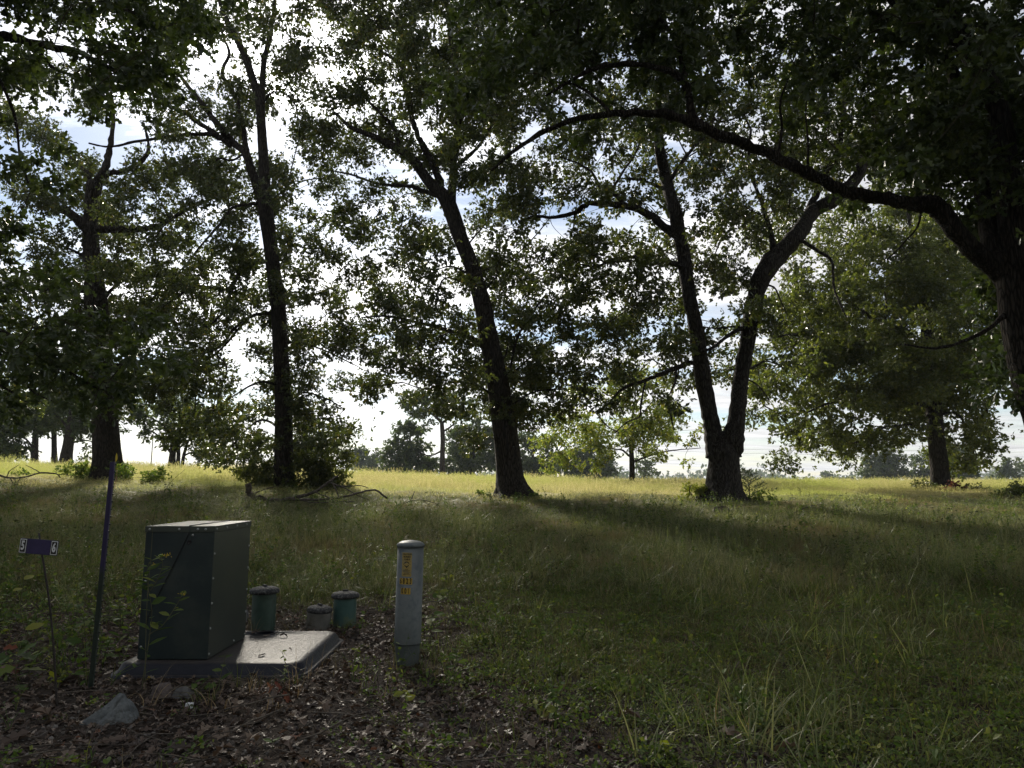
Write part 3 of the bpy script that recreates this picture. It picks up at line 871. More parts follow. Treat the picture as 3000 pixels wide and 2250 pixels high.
def build_tree(key):
    s = TREES[key]
    c = CROWN[key]
    D = c['D']
    b = at(s['trunk'][0][0], s['trunk'][0][1], D)
    base = (b[0], b[1], gz(b[0], b[1]))
    root = thing(s['name'], s['label'], 'tree', base)
    pool_px, pool_pt = [], []
    # trunk
    tp = np.array([at(x, y, D) for x, y, w_ in s['trunk']])
    tw = np.array([w_ / 2 * D / F for x, y, w_ in s['trunk']])
    sub = 5
    pts = catmull(tp, sub)
    rad = np.maximum(catmull(np.stack([tw, tw, tw], 1), sub)[:, 0], 0.01)
    sink = np.linspace(0.3, 0, 4)[:, None] * np.array([0, 0, -1.0])
    pts = np.vstack([pts[:1] + sink[:1], pts])
    rad = np.concatenate([[rad[0] * 1.1], rad])
    g = Geo()
    sides = 30 if s['tpl'] is not LEAF_FAR else 12
    v, t_, q = tube(pts, rad, sides, 0.022)
    # root flare: lobes near the ground
    n = len(pts)
    ang = np.arange(sides) * 2 * math.pi / sides
    vv = v[:n * sides].reshape(n, sides, 3)
    hgt = pts[:, 2] - pts[1, 2]
    lob = 1 + (0.16 * np.cos(5 * ang + 1.0)[None, :] + 0.1 * np.cos(3 * ang + 2.2)[None, :]) * np.exp(-np.maximum(hgt, 0) / 0.45)[:, None]
    vv[:] = pts[:, None, :] + (vv - pts[:, None, :]) * lob[:, :, None]
    g.add(v, t_, q)
    tr = link('trunk', g.mesh('trunk', M[s['mat']], True), root)
    pool_px += [((1500 + F * p_[0] / (p_[1] * cp + (p_[2] - EYE) * sp)), 1125 - F * (-(p_[1]) * sp + (p_[2] - EYE) * cp) / (p_[1] * cp + (p_[2] - EYE) * sp)) for p_ in pts]
    pool_pt += list(pts)
    for poly, w0, w1, ddp in s['limbs']:
        # starts where the nearest finished limb or trunk stands
        P0 = np.array(poly[0])
        dist = np.linalg.norm(np.array(pool_px) - P0, axis=1)
        d0 = pool_pt[int(dist.argmin())][1]
        m = len(poly)
        off = ddp * np.linspace(0, 1, m) ** 1.2
        lp = np.array([at(x, y, d0 + o + (rng.normal(0, 0.008) * D if 0 < i else 0)) for i, ((x, y), o) in enumerate(zip(poly, off))])
        lw = np.linspace(0, 1, m) ** 0.8
        if isinstance(w0, list):
            lr = np.array(w0, float) / 2 * D / F
            w0 = w0[0]
        else:
            lr = (w0 * (1 - lw) + w1 * lw) / 2 * D / F
        pts = catmull(lp, 5)
        rad = np.maximum(catmull(np.stack([lr] * 3, 1), 5)[:, 0], 0.006)
        pts[1:] += rng.standard_normal(pts[1:].shape) * rad[1:, None] * np.where(rad[1:, None] > 0.13, 0.05, 0.16)
        rad = rad * (1 + np.where(rad > 0.13, 0.04, 0.09) * rng.standard_normal(len(rad)))
        big = w0 * D / F > 0.12
        g = Geo()
        g.add(*tube(pts, np.abs(rad), 14 if big else 7, 0.03 if big else 0.05))
        link('limb', g.mesh('limb', M[s['mat']], True), root)
        pool_px += [((1500 + F * p_[0] / (p_[1] * cp + (p_[2] - EYE) * sp)), 1125 - F * (-(p_[1]) * sp + (p_[2] - EYE) * cp) / (p_[1] * cp + (p_[2] - EYE) * sp)) for p_ in pts]
        pool_pt += list(pts)
    grow_crown(root, clumps[key], np.array(pool_pt), c['leaf'], s['leaf'], s['tpl'], D, s['mat'], keep=140 if D < 15 else 0)
    if key in OVER:
        grow_crown(root, OVER[key], np.array(pool_pt), 0.30, s['leaf'], LEAF_MID, D, s['mat'], name='upper_shade_crown')
    return root


NLEAF = {}


def to_px(p_):
    w_ = p_[1] * cp + (p_[2] - EYE) * sp
    return 1500 + F * p_[0] / w_, 1125 - F * (-p_[1] * sp + (p_[2] - EYE) * cp) / w_


def visible_px(p_):
    if p_[1] < 1:
        return False
    a, b = to_px(p_)
    return 20 < a < 2980 and 20 < b < 2200


def grow_crown(root, cl, pool, leaf_len, leaf_m, tpl, D, twig_m, lam=1.6, branch_name='twigwork', keep=0, name='crown'):
    if not cl:
        return
    C = np.array([c[0] for c in cl])
    R = np.array([c[1] for c in cl])
    pool = np.asarray(pool)
    # greedy growth: every clump hangs on the nearest wood
    dmin = np.full(len(C), 1e9)
    near = np.zeros((len(C), 3))
    nid = np.full(len(C), -1)

    def relax(P, ids):
        nonlocal dmin, near, nid
        dd_ = np.linalg.norm(C[:, None, :] - P[None], axis=2)
        j = dd_.argmin(1)
        dv = dd_[np.arange(len(C)), j]
        up = dv < dmin
        dmin[up] = dv[up]
        near[up] = P[j[up]]
        nid[up] = ids[j[up]] if len(ids) > 1 else ids[0]
    for i in range(0, len(pool), 400):
        pp = pool[i:i + 400]
        relax(pp, np.full(len(pp), -1))
    done = np.zeros(len(C), bool)
    path, par, order = {}, {}, []
    for _ in range(len(C)):
        i = int(np.where(done, 1e9, dmin).argmin())
        done[i] = True
        a, b = near[i].copy(), C[i]
        ln = np.linalg.norm(b - a)
        mid = (a + b) / 2 + rng.standard_normal(3) * ln * 0.13 + np.array([0, 0, 0.07 * ln])
        pts = catmull([a, mid, b], 3 if D < 30 else 2)
        path[i], par[i] = pts, int(nid[i])
        order.append(i)
        relax(pts[2:], np.full(len(pts) - 2, i))
    load = {i: 1 for i in path}
    for i in reversed(order):
        if par[i] >= 0:
            load[par[i]] += load[i]
    g = Geo()
    unit_r = (0.0085 if D > 15 else 0.006) * (D / 24) ** 0.5
    for i in order:
        r0 = unit_r * (0.8 + 0.75 * math.sqrt(load[i]))
        pts = path[i]
        g.add(*tube(pts, np.linspace(r0, max(0.5 * r0, unit_r * 0.7), len(pts)), 5 if D < 15 or load[i] > 5 else 3))
        # side twigs into the clump
        for _ in range(2 if D < 40 else 0):
            d = unit(rng.standard_normal(3)) * R[i] * (0.5 + 0.5 * rng.random())
            e = C[i] + d * np.array([1, 1, 0.8])
            m = (C[i] + e) / 2 + rng.standard_normal(3) * R[i] * 0.1
            g.add(*tube(np.array([C[i], m, e]), [unit_r * 0.7, unit_r * 0.6, unit_r * 0.35], 3))
    link(branch_name, g.mesh(branch_name, M['twig'], False), root, kind='stuff')
    wid = leaf_len * 0.72
    area = {id(LEAF_FAR): 0.36, id(LEAF_MID): 0.33, id(LEAF_KITE): 0.40}.get(id(tpl), 0.46) * leaf_len * wid * 0.55
    cnt = np.maximum(6, lam * math.pi * R ** 2 / area)
    Pp, A, Nn, ln = clump_leaves(C, R, cnt, leaf_len, rosette=6)
    if keep:
        inview = [i for i in range(len(Pp)) if visible_px(Pp[i])]
        inview = sorted(inview, key=lambda i: Pp[i][1])[:keep * 4:4]
        me = mesh_np('leaf', LEAF_LOBED[0] * np.array([1, 0.72, 1]), tris=LEAF_LOBED[1], mats=[M[leaf_m]])
        for i in inview:
            a_ = unit(A[i]); b_ = unit(np.cross(Nn[i], a_)); n_ = np.cross(a_, b_)
            o = bpy.data.objects.new('leaf', me)
            COL.objects.link(o)
            o.parent = root
            mw = Matrix(np.column_stack([a_ * ln[i], b_ * ln[i], n_ * ln[i]]).tolist()).to_4x4()
            mw.translation = Vector(Pp[i]) - root.location
            o.matrix_local = mw
        msk = np.ones(len(Pp), bool); msk[inview] = False
        Pp, A, Nn, ln = Pp[msk], A[msk], Nn[msk], ln[msk]
    v, f = leaves_geo(Pp, A, Nn, ln, ln * 0.72, tpl)
    link(name, mesh_np(name, v, tris=f, mats=[M[leaf_m]]), root, kind='stuff')
    NLEAF[root.name] = (len(Pp), len(f))


for key in ('T0', 'T1', 'T2', 'T3', 'T4', 'T5', 'T6', 'T7'):
    build_tree(key)


# trees farther off: trunk, limbs and leaf clumps filling given outlines
def far_tree(name, label, D, trunk, limbs, ells, leaf='leaf_far', leaf_len=None, cov=0.85, mat_='bark', cl_px=None, group=None, flat=False):
    b = at(trunk[0][0], trunk[0][1], D)
    z0 = gz(b[0], b[1])
    root = thing(name, label, 'tree', (b[0], b[1], z0), group)
    tp = np.array([at(x, y, D) for x, y, w_ in trunk])
    tp = np.vstack([[tp[0][0], tp[0][1], min(z0, tp[0][2]) - 0.3], tp])
    tw = np.array([trunk[0][2] * 1.2] + [w_ for x, y, w_ in trunk]) / 2 * D / F
    pts = catmull(tp, 4)
    g = Geo()
    g.add(*tube(pts, np.maximum(catmull(np.stack([tw] * 3, 1), 4)[:, 0], 0.02), 10, 0.03))
    link('trunk', g.mesh('trunk', M[mat_], True), root)
    pool = list(pts)
    for poly, w0, w1 in limbs:
        m = len(poly)
        dr = rng.normal(0, 1.0)
        lp = np.array([at(x, y, D + dr * i / m) for i, (x, y) in enumerate(poly)])
        lp = catmull(lp, 4)
        g = Geo()
        g.add(*tube(lp, np.linspace(w0, w1, len(lp)) / 2 * D / F, 6, 0.04))
        link('limb', g.mesh('limb', M[mat_], True), root)
        pool += list(lp)
    leaf_len = leaf_len or max(0.16, D * 0.0046)
    cl = []
    for (ex, ey, rx, ry, cv) in ells:
        rpx = cl_px or max(10, min(24, 0.3 * min(rx, ry)))
        K = -math.log(1 - cv) * (math.pi * rx * ry) / (math.pi * rpx ** 2 * 1.1)
        for _ in range(int(K) + 1):
            a, r_ = rng.random() * 2 * math.pi, math.sqrt(rng.random())
            px, py = ex + rx * r_ * math.cos(a), ey + ry * r_ * math.sin(a)
            dep = 0.8 * rx * D / F * math.sqrt(max(0.05, 1 - r_ * r_)) * (2 * rng.random() - 1)
            pt = at(px, py, D + dep)
            if pt[2] > gz(pt[0], pt[1]) + 0.25:
                cl.append((pt, rpx * (0.6 + 0.8 * rng.random()) * D / F))
    grow_crown(root, cl, np.array(pool), leaf_len, leaf, LEAF_FAR, D, mat_)
    return root


far_tree('oak_tree', 'distant oak with a bare forked stem rising above rounder trees', 75, [(1296, 1395, 20), (1296, 1340, 15), (1297, 1284, 14), (1294, 1236, 12)],
         [([(1295, 1240), (1315, 1225), (1336, 1212), (1345, 1190)], 8, 3), ([(1294, 1238), (1275, 1220), (1262, 1210), (1240, 1180)], 9, 3), ([(1298, 1265), (1318, 1252), (1330, 1242)], 6, 4), ([(1296, 1320), (1260, 1335), (1225, 1325)], 6, 2)],
         [(1240, 1190, 70, 30, 0.93), (1335, 1190, 60, 34, 0.93), (1200, 1165, 45, 24, 0.85), (1290, 1165, 60, 26, 0.9), (1250, 1240, 30, 16, 0.6)])
far_tree('broadleaf_tree', 'rounded tree with a pointed top beside the distant forked oak', 80, [(1205, 1400, 12), (1205, 1340, 9), (1200, 1280, 6)], [],
         [(1195, 1290, 48, 55, 0.95), (1170, 1335, 52, 45, 0.95), (1235, 1330, 45, 45, 0.93), (1190, 1370, 90, 28, 0.95)])
far_tree('broadleaf_tree', 'dark distant tree half hidden behind the leaning oak trunk', 92, [(1385, 1400, 14), (1385, 1340, 11), (1385, 1280, 8)], [],
         [(1385, 1310, 80, 65, 0.97), (1450, 1330, 60, 60, 0.95), (1345, 1360, 60, 40, 0.96), (1400, 1255, 40, 30, 0.85)])
far_tree('broadleaf_tree', 'dark distant tree just beyond the leaning oak, toward the small yellow tree', 95, [(1560, 1405, 13), (1560, 1350, 10), (1562, 1310, 8)], [],
         [(1560, 1330, 62, 60, 0.96), (1590, 1360, 50, 35, 0.92), (1540, 1375, 50, 30, 0.95)])
far_tree('broadleaf_tree', 'wide dark distant tree behind the small yellow tree', 112, [(1700, 1408, 14), (1700, 1370, 11), (1700, 1330, 8)], [],
         [(1720, 1355, 85, 42, 0.97), (1660, 1365, 70, 36, 0.95), (1770, 1370, 45, 32, 0.93), (1700, 1310, 45, 25, 0.8)])
far_tree('broadleaf_tree', 'pale slim distant tree beside the small yellow tree', 120, [(1890, 1410, 6), (1890, 1370, 4), (1892, 1350, 3)], [],
         [(1890, 1360, 24, 24, 0.8), (1893, 1385, 30, 22, 0.85)])
far_tree('oak_tree', 'blue-grey distant oak with long side limbs, beside a low white roof', 125, [(2593, 1422, 9), (2593, 1395, 7), (2592, 1350, 6), (2590, 1320, 4)],
         [([(2593, 1385), (2615, 1365), (2640, 1345)], 4, 2), ([(2593, 1395), (2640, 1388), (2670, 1400)], 3, 1.5), ([(2592, 1370), (2560, 1350), (2540, 1340)], 3, 1.5)],
         [(2580, 1352, 52, 34, 0.9), (2560, 1385, 42, 22, 0.9), (2630, 1365, 35, 30, 0.7), (2600, 1325, 45, 26, 0.92), (2590, 1375, 60, 36, 0.92), (2660, 1395, 22, 12, 0.6)])
far_tree('oak_tree', 'broad distant oak showing round both sides of the low spreading oak trunk', 118, [(2795, 1420, 10), (2795, 1390, 8), (2795, 1350, 6)], [],
         [(2715, 1365, 46, 42, 0.9), (2800, 1355, 55, 48, 0.93), (2820, 1390, 40, 26, 0.9), (2790, 1325, 50, 26, 0.93), (2720, 1395, 40, 20, 0.9)])
far_tree('conical_tree', 'small cone-shaped distant tree standing alone above the field', 135, [(2953, 1420, 6), (2953, 1390, 5), (2954, 1355, 3), (2954, 1345, 2)], [],
         [(2954, 1356, 18, 16, 0.9), (2953, 1375, 28, 16, 0.88), (2950, 1396, 36, 18, 0.92)], cl_px=8)
far_tree('broadleaf_tree', 'sparse distant tree cut off beside the cone-shaped tree', 140, [(3020, 1420, 6), (3020, 1390, 4), (3020, 1370, 3)], [],
         [(3015, 1375, 28, 30, 0.85)], cl_px=9)
far_tree('broadleaf_tree', 'round tree low on the skyline between the V oak and the white roof', 260, [(2432, 1420, 3), (2432, 1405, 2.5), (2432, 1395, 2)], [], [(2432, 1399, 24, 13, 0.97)], cl_px=7)
far_tree('broadleaf_tree', 'flat little tree low on the skyline close to the white roof', 280, [(2488, 1422, 3), (2488, 1410, 2.5), (2488, 1402, 2)], [], [(2488, 1406, 21, 10, 0.97)], cl_px=6)
far_tree('broadleaf_tree', 'tiny tree low on the skyline close to the V oak', 300, [(2272, 1422, 3), (2272, 1412, 2), (2272, 1406, 2)], [], [(2272, 1408, 14, 8, 0.95)], cl_px=5)
# copse at the left and its neighbours
far_tree('oak_tree', 'distant oak with stout leaning trunk in the copse behind the thick oak', 52, [(190, 1370, 44), (195, 1330, 32), (205, 1270, 28), (215, 1200, 22)],
         [([(205, 1270), (240, 1230), (280, 1210)], 9, 3), ([(205, 1260), (170, 1220), (140, 1200)], 9, 3), ([(200, 1300), (255, 1290), (300, 1310)], 6, 2)],
         [(210, 1200, 110, 70, 0.93), (270, 1260, 60, 40, 0.7), (260, 1330, 40, 28, 0.5)])
far_tree('oak_tree', 'distant straight dark trunk in the copse behind the thick oak', 56, [(160, 1368, 20), (159, 1320, 15), (158, 1250, 14), (155, 1190, 10)],
         [([(158, 1290), (130, 1270), (112, 1262)], 4, 2)], [(150, 1210, 80, 60, 0.93), (130, 1180, 60, 40, 0.9)])
far_tree('oak_tree', 'distant twin-limbed dark tree at the outer side of the copse', 54, [(100, 1368, 24), (102, 1320, 18), (105, 1260, 15), (110, 1190, 10)],
         [([(102, 1320), (80, 1290), (60, 1280)], 7, 3)], [(80, 1220, 90, 60, 0.95), (30, 1290, 50, 45, 0.93), (85, 1320, 26, 20, 0.7)])
far_tree('oak_tree', 'distant low-branched tree cut off at the outer end of the copse', 58, [(5, 1372, 14), (5, 1330, 11), (5, 1270, 9)],
         [], [(10, 1230, 80, 60, 0.93), (20, 1330, 45, 30, 0.92)])
mt_root = far_tree('oak_tree', 'distant oak of three close stems between the thick oak and the slender oak', 50, [(502, 1378, 26), (505, 1340, 19), (508, 1290, 17), (505, 1240, 12)],
         [([(520, 1375), (523, 1330), (522, 1280), (525, 1240)], 14, 8), ([(533, 1376), (537, 1340), (545, 1310), (552, 1290)], 12, 7), ([(504, 1330), (480, 1300), (455, 1270), (420, 1255)], 9, 3),
          ([(537, 1335), (570, 1325), (610, 1345)], 6, 2), ([(508, 1285), (470, 1240), (430, 1220)], 8, 3)],
         [(500, 1225, 120, 60, 0.9), (400, 1240, 50, 40, 0.7), (600, 1290, 60, 45, 0.9), (590, 1350, 40, 24, 0.6), (460, 1285, 30, 20, 0.4)])
far_tree('broadleaf_tree', 'bluish distant tree line end beside the slender oak bush', 150, [(1060, 1395, 7), (1060, 1360, 5), (1060, 1340, 4)], [], [(1065, 1345, 58, 28, 0.96), (1030, 1330, 30, 22, 0.9), (1100, 1365, 40, 20, 0.95)])

# far wood along the skyline: one mass
cl = []
for i in range(620):
    px = rng.random() * 5600 - 1300
    Dd = 430 + rng.random() * 260
    hgt = (10 + 8 * rng.random()) * (0.75 + 0.5 * math.sin(px * 0.011) * math.sin(px * 0.0043 + 1))
    x = (px - 1500) / F * Dd
    z = gz(x, Dd)
    for k in range(3):
        cl.append((np.array([x + rng.normal(0, 3), Dd + rng.normal(0, 3), z + hgt * (0.25 + 0.6 * rng.random())]), 3.0 + 1.8 * rng.random()))
C = np.array([c[0] for c in cl]); R = np.array([c[1] for c in cl])
Pp, A, Nn, ln = clump_leaves(C, R, np.full(len(R), 26), 2.7, flat=0.9)
v, f = leaves_geo(Pp, A, Nn, ln, ln * 0.8, LEAF_FAR)
link('far_wood', mesh_np('far_wood', v, tris=f, mats=[M['leaf_far']]), kind='stuff', label='low dark wood along the far skyline', cat='trees')


# ------------------------------------------------------------------ scattered ground cover (uncountable): points carrying shared tufts
def proto(name, mesh):
    return bpy.data.objects.new(name, mesh)          # not linked: only its geometry is used


def scatter(name, protos, pts, rot, scl, var, label=None, cat=None):
    me = bpy.data.meshes.new(name)
    me.vertices.add(len(pts))
    me.vertices.foreach_set('co', np.asarray(pts, dtype=np.float32).ravel())
    for an, ty, arr, key in (('rot', 'FLOAT_VECTOR', rot, 'vector'), ('scl', 'FLOAT_VECTOR', scl, 'vector'), ('var', 'INT', var, 'value')):
        a = me.attributes.new(an, ty, 'POINT')
        a.data.foreach_set(key, np.asarray(arr, dtype=np.int32 if ty == 'INT' else np.float32).ravel())
    for pr in protos:
        for m_ in pr.data.materials:
            if m_.name not in me.materials:
                me.materials.append(m_)
    o = link(name, me, kind='stuff', label=label, cat=cat)
    tree = bpy.data.node_groups.new(name, 'GeometryNodeTree')
    tree.interface.new_socket('Geometry', in_out='INPUT', socket_type='NodeSocketGeometry')
    tree.interface.new_socket('Geometry', in_out='OUTPUT', socket_type='NodeSocketGeometry')
    gi = tree.nodes.new('NodeGroupInput')
    go = tree.nodes.new('NodeGroupOutput')
    iop = tree.nodes.new('GeometryNodeInstanceOnPoints')
    join = tree.nodes.new('GeometryNodeJoinGeometry')
    for pr in reversed(protos):
        oi = tree.nodes.new('GeometryNodeObjectInfo')
        oi.inputs['Object'].default_value = pr
        oi.inputs['As Instance'].default_value = False
        g2i = tree.nodes.new('GeometryNodeGeometryToInstance')
        tree.links.new(oi.outputs['Geometry'], g2i.inputs[0])
        tree.links.new(g2i.outputs[0], join.inputs[0])

    def attr(nm, ty):
        n = tree.nodes.new('GeometryNodeInputNamedAttribute')
        n.data_type = ty
        n.inputs['Name'].default_value = nm
        return n.outputs['Attribute']
    tree.links.new(gi.outputs[0], iop.inputs['Points'])
    tree.links.new(join.outputs[0], iop.inputs['Instance'])
    iop.inputs['Pick Instance'].default_value = True
    tree.links.new(attr('var', 'INT'), iop.inputs['Instance Index'])
    e2r = tree.nodes.new('FunctionNodeEulerToRotation')
    tree.links.new(attr('rot', 'FLOAT_VECTOR'), e2r.inputs[0])
    tree.links.new(e2r.outputs[0], iop.inputs['Rotation'])
    tree.links.new(attr('scl', 'FLOAT_VECTOR'), iop.inputs['Scale'])
    tree.links.new(iop.outputs[0], go.inputs[0])
    md = o.modifiers.new('scatter', 'NODES')
    md.node_group = tree
    return o


def blade_geo(g, base, yaw, h, width, lean, curl, segs=3, plume=0):
    """one grass blade: a folded strip that arches over"""
    d = np.array([math.cos(yaw), math.sin(yaw), 0])
    sd = np.array([-math.sin(yaw), math.cos(yaw), 0])
    v, q = [], []
    for i in range(segs + 1):
        t_ = i / segs
        ang = lean + curl * t_
        pos = base + d * (h * t_ * math.sin(ang)) + np.array([0, 0, h * t_ * math.cos(ang * 0.9)])
        ww = width * (1 - t_ ** 1.6) + 0.0004
        v += [pos - sd * ww / 2, pos + sd * ww / 2]
        if i:
            q.append((2 * i - 2, 2 * i - 1, 2 * i + 1, 2 * i))
    g.add(v, q=q)


def tuft(name, n, h, spread, width, m_, lean=0.25, curl=0.8, segs=3, seed_heads=0, head_m=None):
    g = Geo()
    for i in range(n):
        r_ = spread * math.sqrt(rng.random())
        a = rng.random() * 6.283
        yaw = a + rng.normal(0, 0.9)
        blade_geo(g, np.array([r_ * math.cos(a), r_ * math.sin(a), -0.01]), yaw, h * (0.45 + 0.65 * rng.random()), width * (0.7 + 0.6 * rng.random()),
                  abs(rng.normal(0, lean)), abs(rng.normal(0, curl)), segs)
    for i in range(seed_heads):
        r_ = spread * math.sqrt(rng.random())
        a = rng.random() * 6.283
        b = np.array([r_ * math.cos(a), r_ * math.sin(a), 0])
        hh = h * (1.0 + 0.35 * rng.random())
        yaw = rng.random() * 6.283
        blade_geo(g, b, yaw, hh, width * 0.5, 0.05, 0.15, 2)
        top = b + np.array([math.cos(yaw) * hh * 0.12, math.sin(yaw) * hh * 0.12, hh * 0.93])
        k = 9
        u_ = rng.random(k)[:, None]
        pos = top + np.array([0, 0, 1]) * (u_ - 0.75) * hh * 0.3
        ax = unit(rng.standard_normal((k, 3)) * np.array([1, 1, 0.3]) + np.array([0, 0, 0.7]))
        vv, ff = leaves_geo(pos, ax, rng.standard_normal((k, 3)), np.full(k, hh * 0.085), np.full(k, hh * 0.04), LEAF_FAR)
        g.add(vv, ff)
    return proto(name, g.mesh(name, M[m_]))


def weed_proto(name, n, h, leaf, m_, spread=0.5):
    g = Geo()
    nst = 1 + int(rng.random() * 3)
    for s_ in range(nst):
        top = np.array([rng.normal(0, spread * h), rng.normal(0, spread * h), h * (0.6 + 0.5 * rng.random())])
        st = catmull([np.zeros(3), top * np.array([0.3, 0.3, 0.55]), top], 3)
        g.add(*tube(st, np.linspace(0.003, 0.0015, len(st)), 3))
        k = max(3, n // nst)
        u_ = 0.15 + 0.85 * rng.random(k)
        pos = np.array([st[min(len(st) - 1, int(x * (len(st) - 1) + 0.5))] for x in u_])
        ax = rng.standard_normal((k, 3)) * np.array([1, 1, 0.35]) + np.array([0, 0, 0.1])
        ln_ = leaf * (0.6 + 0.7 * rng.random(k)) * (1.1 - 0.4 * u_)
        vv, ff = leaves_geo(pos, ax, rng.standard_normal((k, 3)) * 0.4 + np.array([0, 0, 1]), ln_, ln_ * 0.85, LEAF_OVAL)
        g.add(vv, ff)
    return proto(name, g.mesh(name, M[m_]))


def moss_proto(name, n, r_, leaf, m_):
    g = Geo()
    a, rr = rng.random(n) * 6.283, r_ * np.sqrt(rng.random(n))
    pos = np.stack([rr * np.cos(a), rr * np.sin(a), 0.01 + 0.035 * rng.random(n)], 1)
    ax = rng.standard_normal((n, 3)) * np.array([1, 1, 0.45]) + np.array([0, 0, 0.35])
    ln_ = leaf * (0.6 + 0.8 * rng.random(n))
    vv, ff = leaves_geo(pos, ax, rng.standard_normal((n, 3)) * 0.5 + np.array([0, 0, 1]), ln_, ln_ * 0.9, LEAF_FAR)
    g.add(vv, ff)
    return proto(name, g.mesh(name, M[m_]))


def dead_leaf_mesh(name, m_, curl):
    V, T = LEAF_LOBED
    V = V.copy()
    V[:, 1] *= 0.62
    V[:, 2] = curl * (np.abs(V[:, 1]) * 0.9) + 0.25 * curl * np.sin(V[:, 0] * 3.1) + rng.normal(0, 0.025, len(V))
    V[:, 0] -= 0.5
    V[:, 2] -= V[:, 2].min() * 0.7
    return mesh_np(name, V, tris=T, mats=[m_])


def vnoise(x, y, s, seed=0.0):
    return (np.sin(x * s * 1.7 + seed) * np.sin(y * s * 1.3 + seed * 2.1) + np.sin(x * s * 3.9 + y * s * 2.3 + seed * 0.7) * 0.6
            + np.sin(y * s * 5.1 - x * s * 4.3 + seed * 1.3) * 0.4) / 2.0


def litter_mask(x, y):
    """1 where dead leaves cover the soil: round the cabinet and along the near edge"""
    edge = np.where(y < 6.4, -0.5 + (6.4 - y) * 0.75, -0.5 + (y - 6.4) * 0.05)
    m = _sm(0.9, -0.9, x - edge + 0.45 * vnoise(x, y, 1.1, 2.0)) if False else 1 - _sm(-0.8, 0.9, x - edge + 0.45 * vnoise(x, y, 1.1, 2.0))
    m = m * (1 - _sm(8.3, 10.2, y + 0.5 * vnoise(x, y, 0.9, 5.0)))
    return m


def sample(n, x0, x1, y0, y1, wide=0.78):
    """points spread evenly over the wedge that widens with distance"""
    y = np.sqrt(y0 ** 2 + (y1 ** 2 - y0 ** 2) * rng.random(n))
    x = (rng.random(n) * 2 - 1) * (wide * y + 1.0)
    k = (x > x0) & (x < x1)
    return x[k], y[k]


# keep-out: places where solid things stand
SOLID = [(-3.25, -1.62, 5.85, 7.25), (-1.06, -0.79, 6.35, 6.65)]


def clear_of(x, y, pad=0.0):
    k = np.ones(len(x), bool)
    for a, b, c, d in SOLID:
        k &= ~((x > a - pad) & (x < b + pad) & (y > c - pad) & (y < d + pad))
    return k


def place(name, protos, x, y, smin, smax, tilt=0.0, zs=(0.8, 1.25), lift=0.0, label=None, cat=None, height=None):
    n = len(x)
    z = ground_z(x, y) + lift
    rot = np.stack([rng.normal(0, tilt, n), rng.normal(0, tilt, n), rng.random(n) * 6.283], 1)
    s_ = smin + (smax - smin) * rng.random(n)
    sz = s_ * (zs[0] + (zs[1] - zs[0]) * rng.random(n))
    if height is not None:
        sz = sz * height
    return scatter(name, protos, np.stack([x, y, z], 1), rot, np.stack([s_, s_, sz], 1), rng.integers(0, len(protos), n), label, cat)


# near turf: fine grass
fine = [tuft('fine_tuft', 16, 0.16, 0.09, 0.0045, 'grass', 0.35, 0.9, 2) for _ in range(5)] + [tuft('green_tuft', 14, 0.2, 0.08, 0.006, 'grass_green', 0.3, 0.9, 2) for _ in range(2)]
x, y = sample(15000, -9, 9, 3.4, 11.5)
lm = litter_mask(x, y)
k = (rng.random(len(x)) > 0.94 * lm) & clear_of(x, y, 0.03) & (rng.random(len(x)) > 0.35 * _sm(0.1, 0.7, vnoise(x, y, 0.9, 1.0)))
k &= (rng.random(len(x)) > 0.55 * (1 - _sm(4.4, 7.0, y + 0.25 * x)))
x, y = x[k], y[k]
place('grass', fine, x, y, 0.7, 1.25, 0.15, label='short shaded grass of the near lawn', cat='grass')
# mid turf in the shade
midt = [tuft('mid_tuft', 40, 0.25, 0.22, 0.008, 'grass_mid', 0.4, 0.8, 2, 2) for _ in range(6)] + [tuft('mid_green_tuft', 30, 0.32, 0.18, 0.008, 'grass_green', 0.3, 0.8, 2)]
x, y = sample(15000, -22, 22, 9.5, 25)
hh = (0.5 + 0.5 * _sm(0.0, 0.8, vnoise(x, y, 0.35, 3.0)) + 0.22 * np.exp(-((y - 13) / 3.0) ** 2)) * (1 - 0.55 * _sm(16.5, 20, y)) * (1 + 0.5 * _sm(-9, -14, x) * 0)
k = rng.random(len(x)) < 0.93
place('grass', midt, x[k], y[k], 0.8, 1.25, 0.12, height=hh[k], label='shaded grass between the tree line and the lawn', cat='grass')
# taller blades at the right foreground
tall = [tuft('long_tuft', 13, 0.44, 0.10, 0.009, 'grass_long', 0.38, 1.35, 4) for _ in range(5)] + [tuft('dry_tuft', 8, 0.36, 0.06, 0.005, 'dry_grass', 0.4, 1.3, 4)]
x, y = sample(5200, -6, 9, 3.9, 15)
dens = 1.2 * _sm(0.2, 1.6, x + 0.5 * vnoise(x, y, 1.0, 7.0) - 0.12 * (y - 5)) * 0.55 * _sm(-0.2, 0.5, vnoise(x, y, 0.8, 9.0)) + 0.35 * np.exp(-((y - 12) / 2.2) ** 2)
k = (rng.random(len(x)) < dens) & clear_of(x, y, 0.06)
place('long_grass', tall, x[k], y[k], 0.5, 1.2, 0.2, label='tufts of longer green blades standing in the shaded lawn', cat='grass')
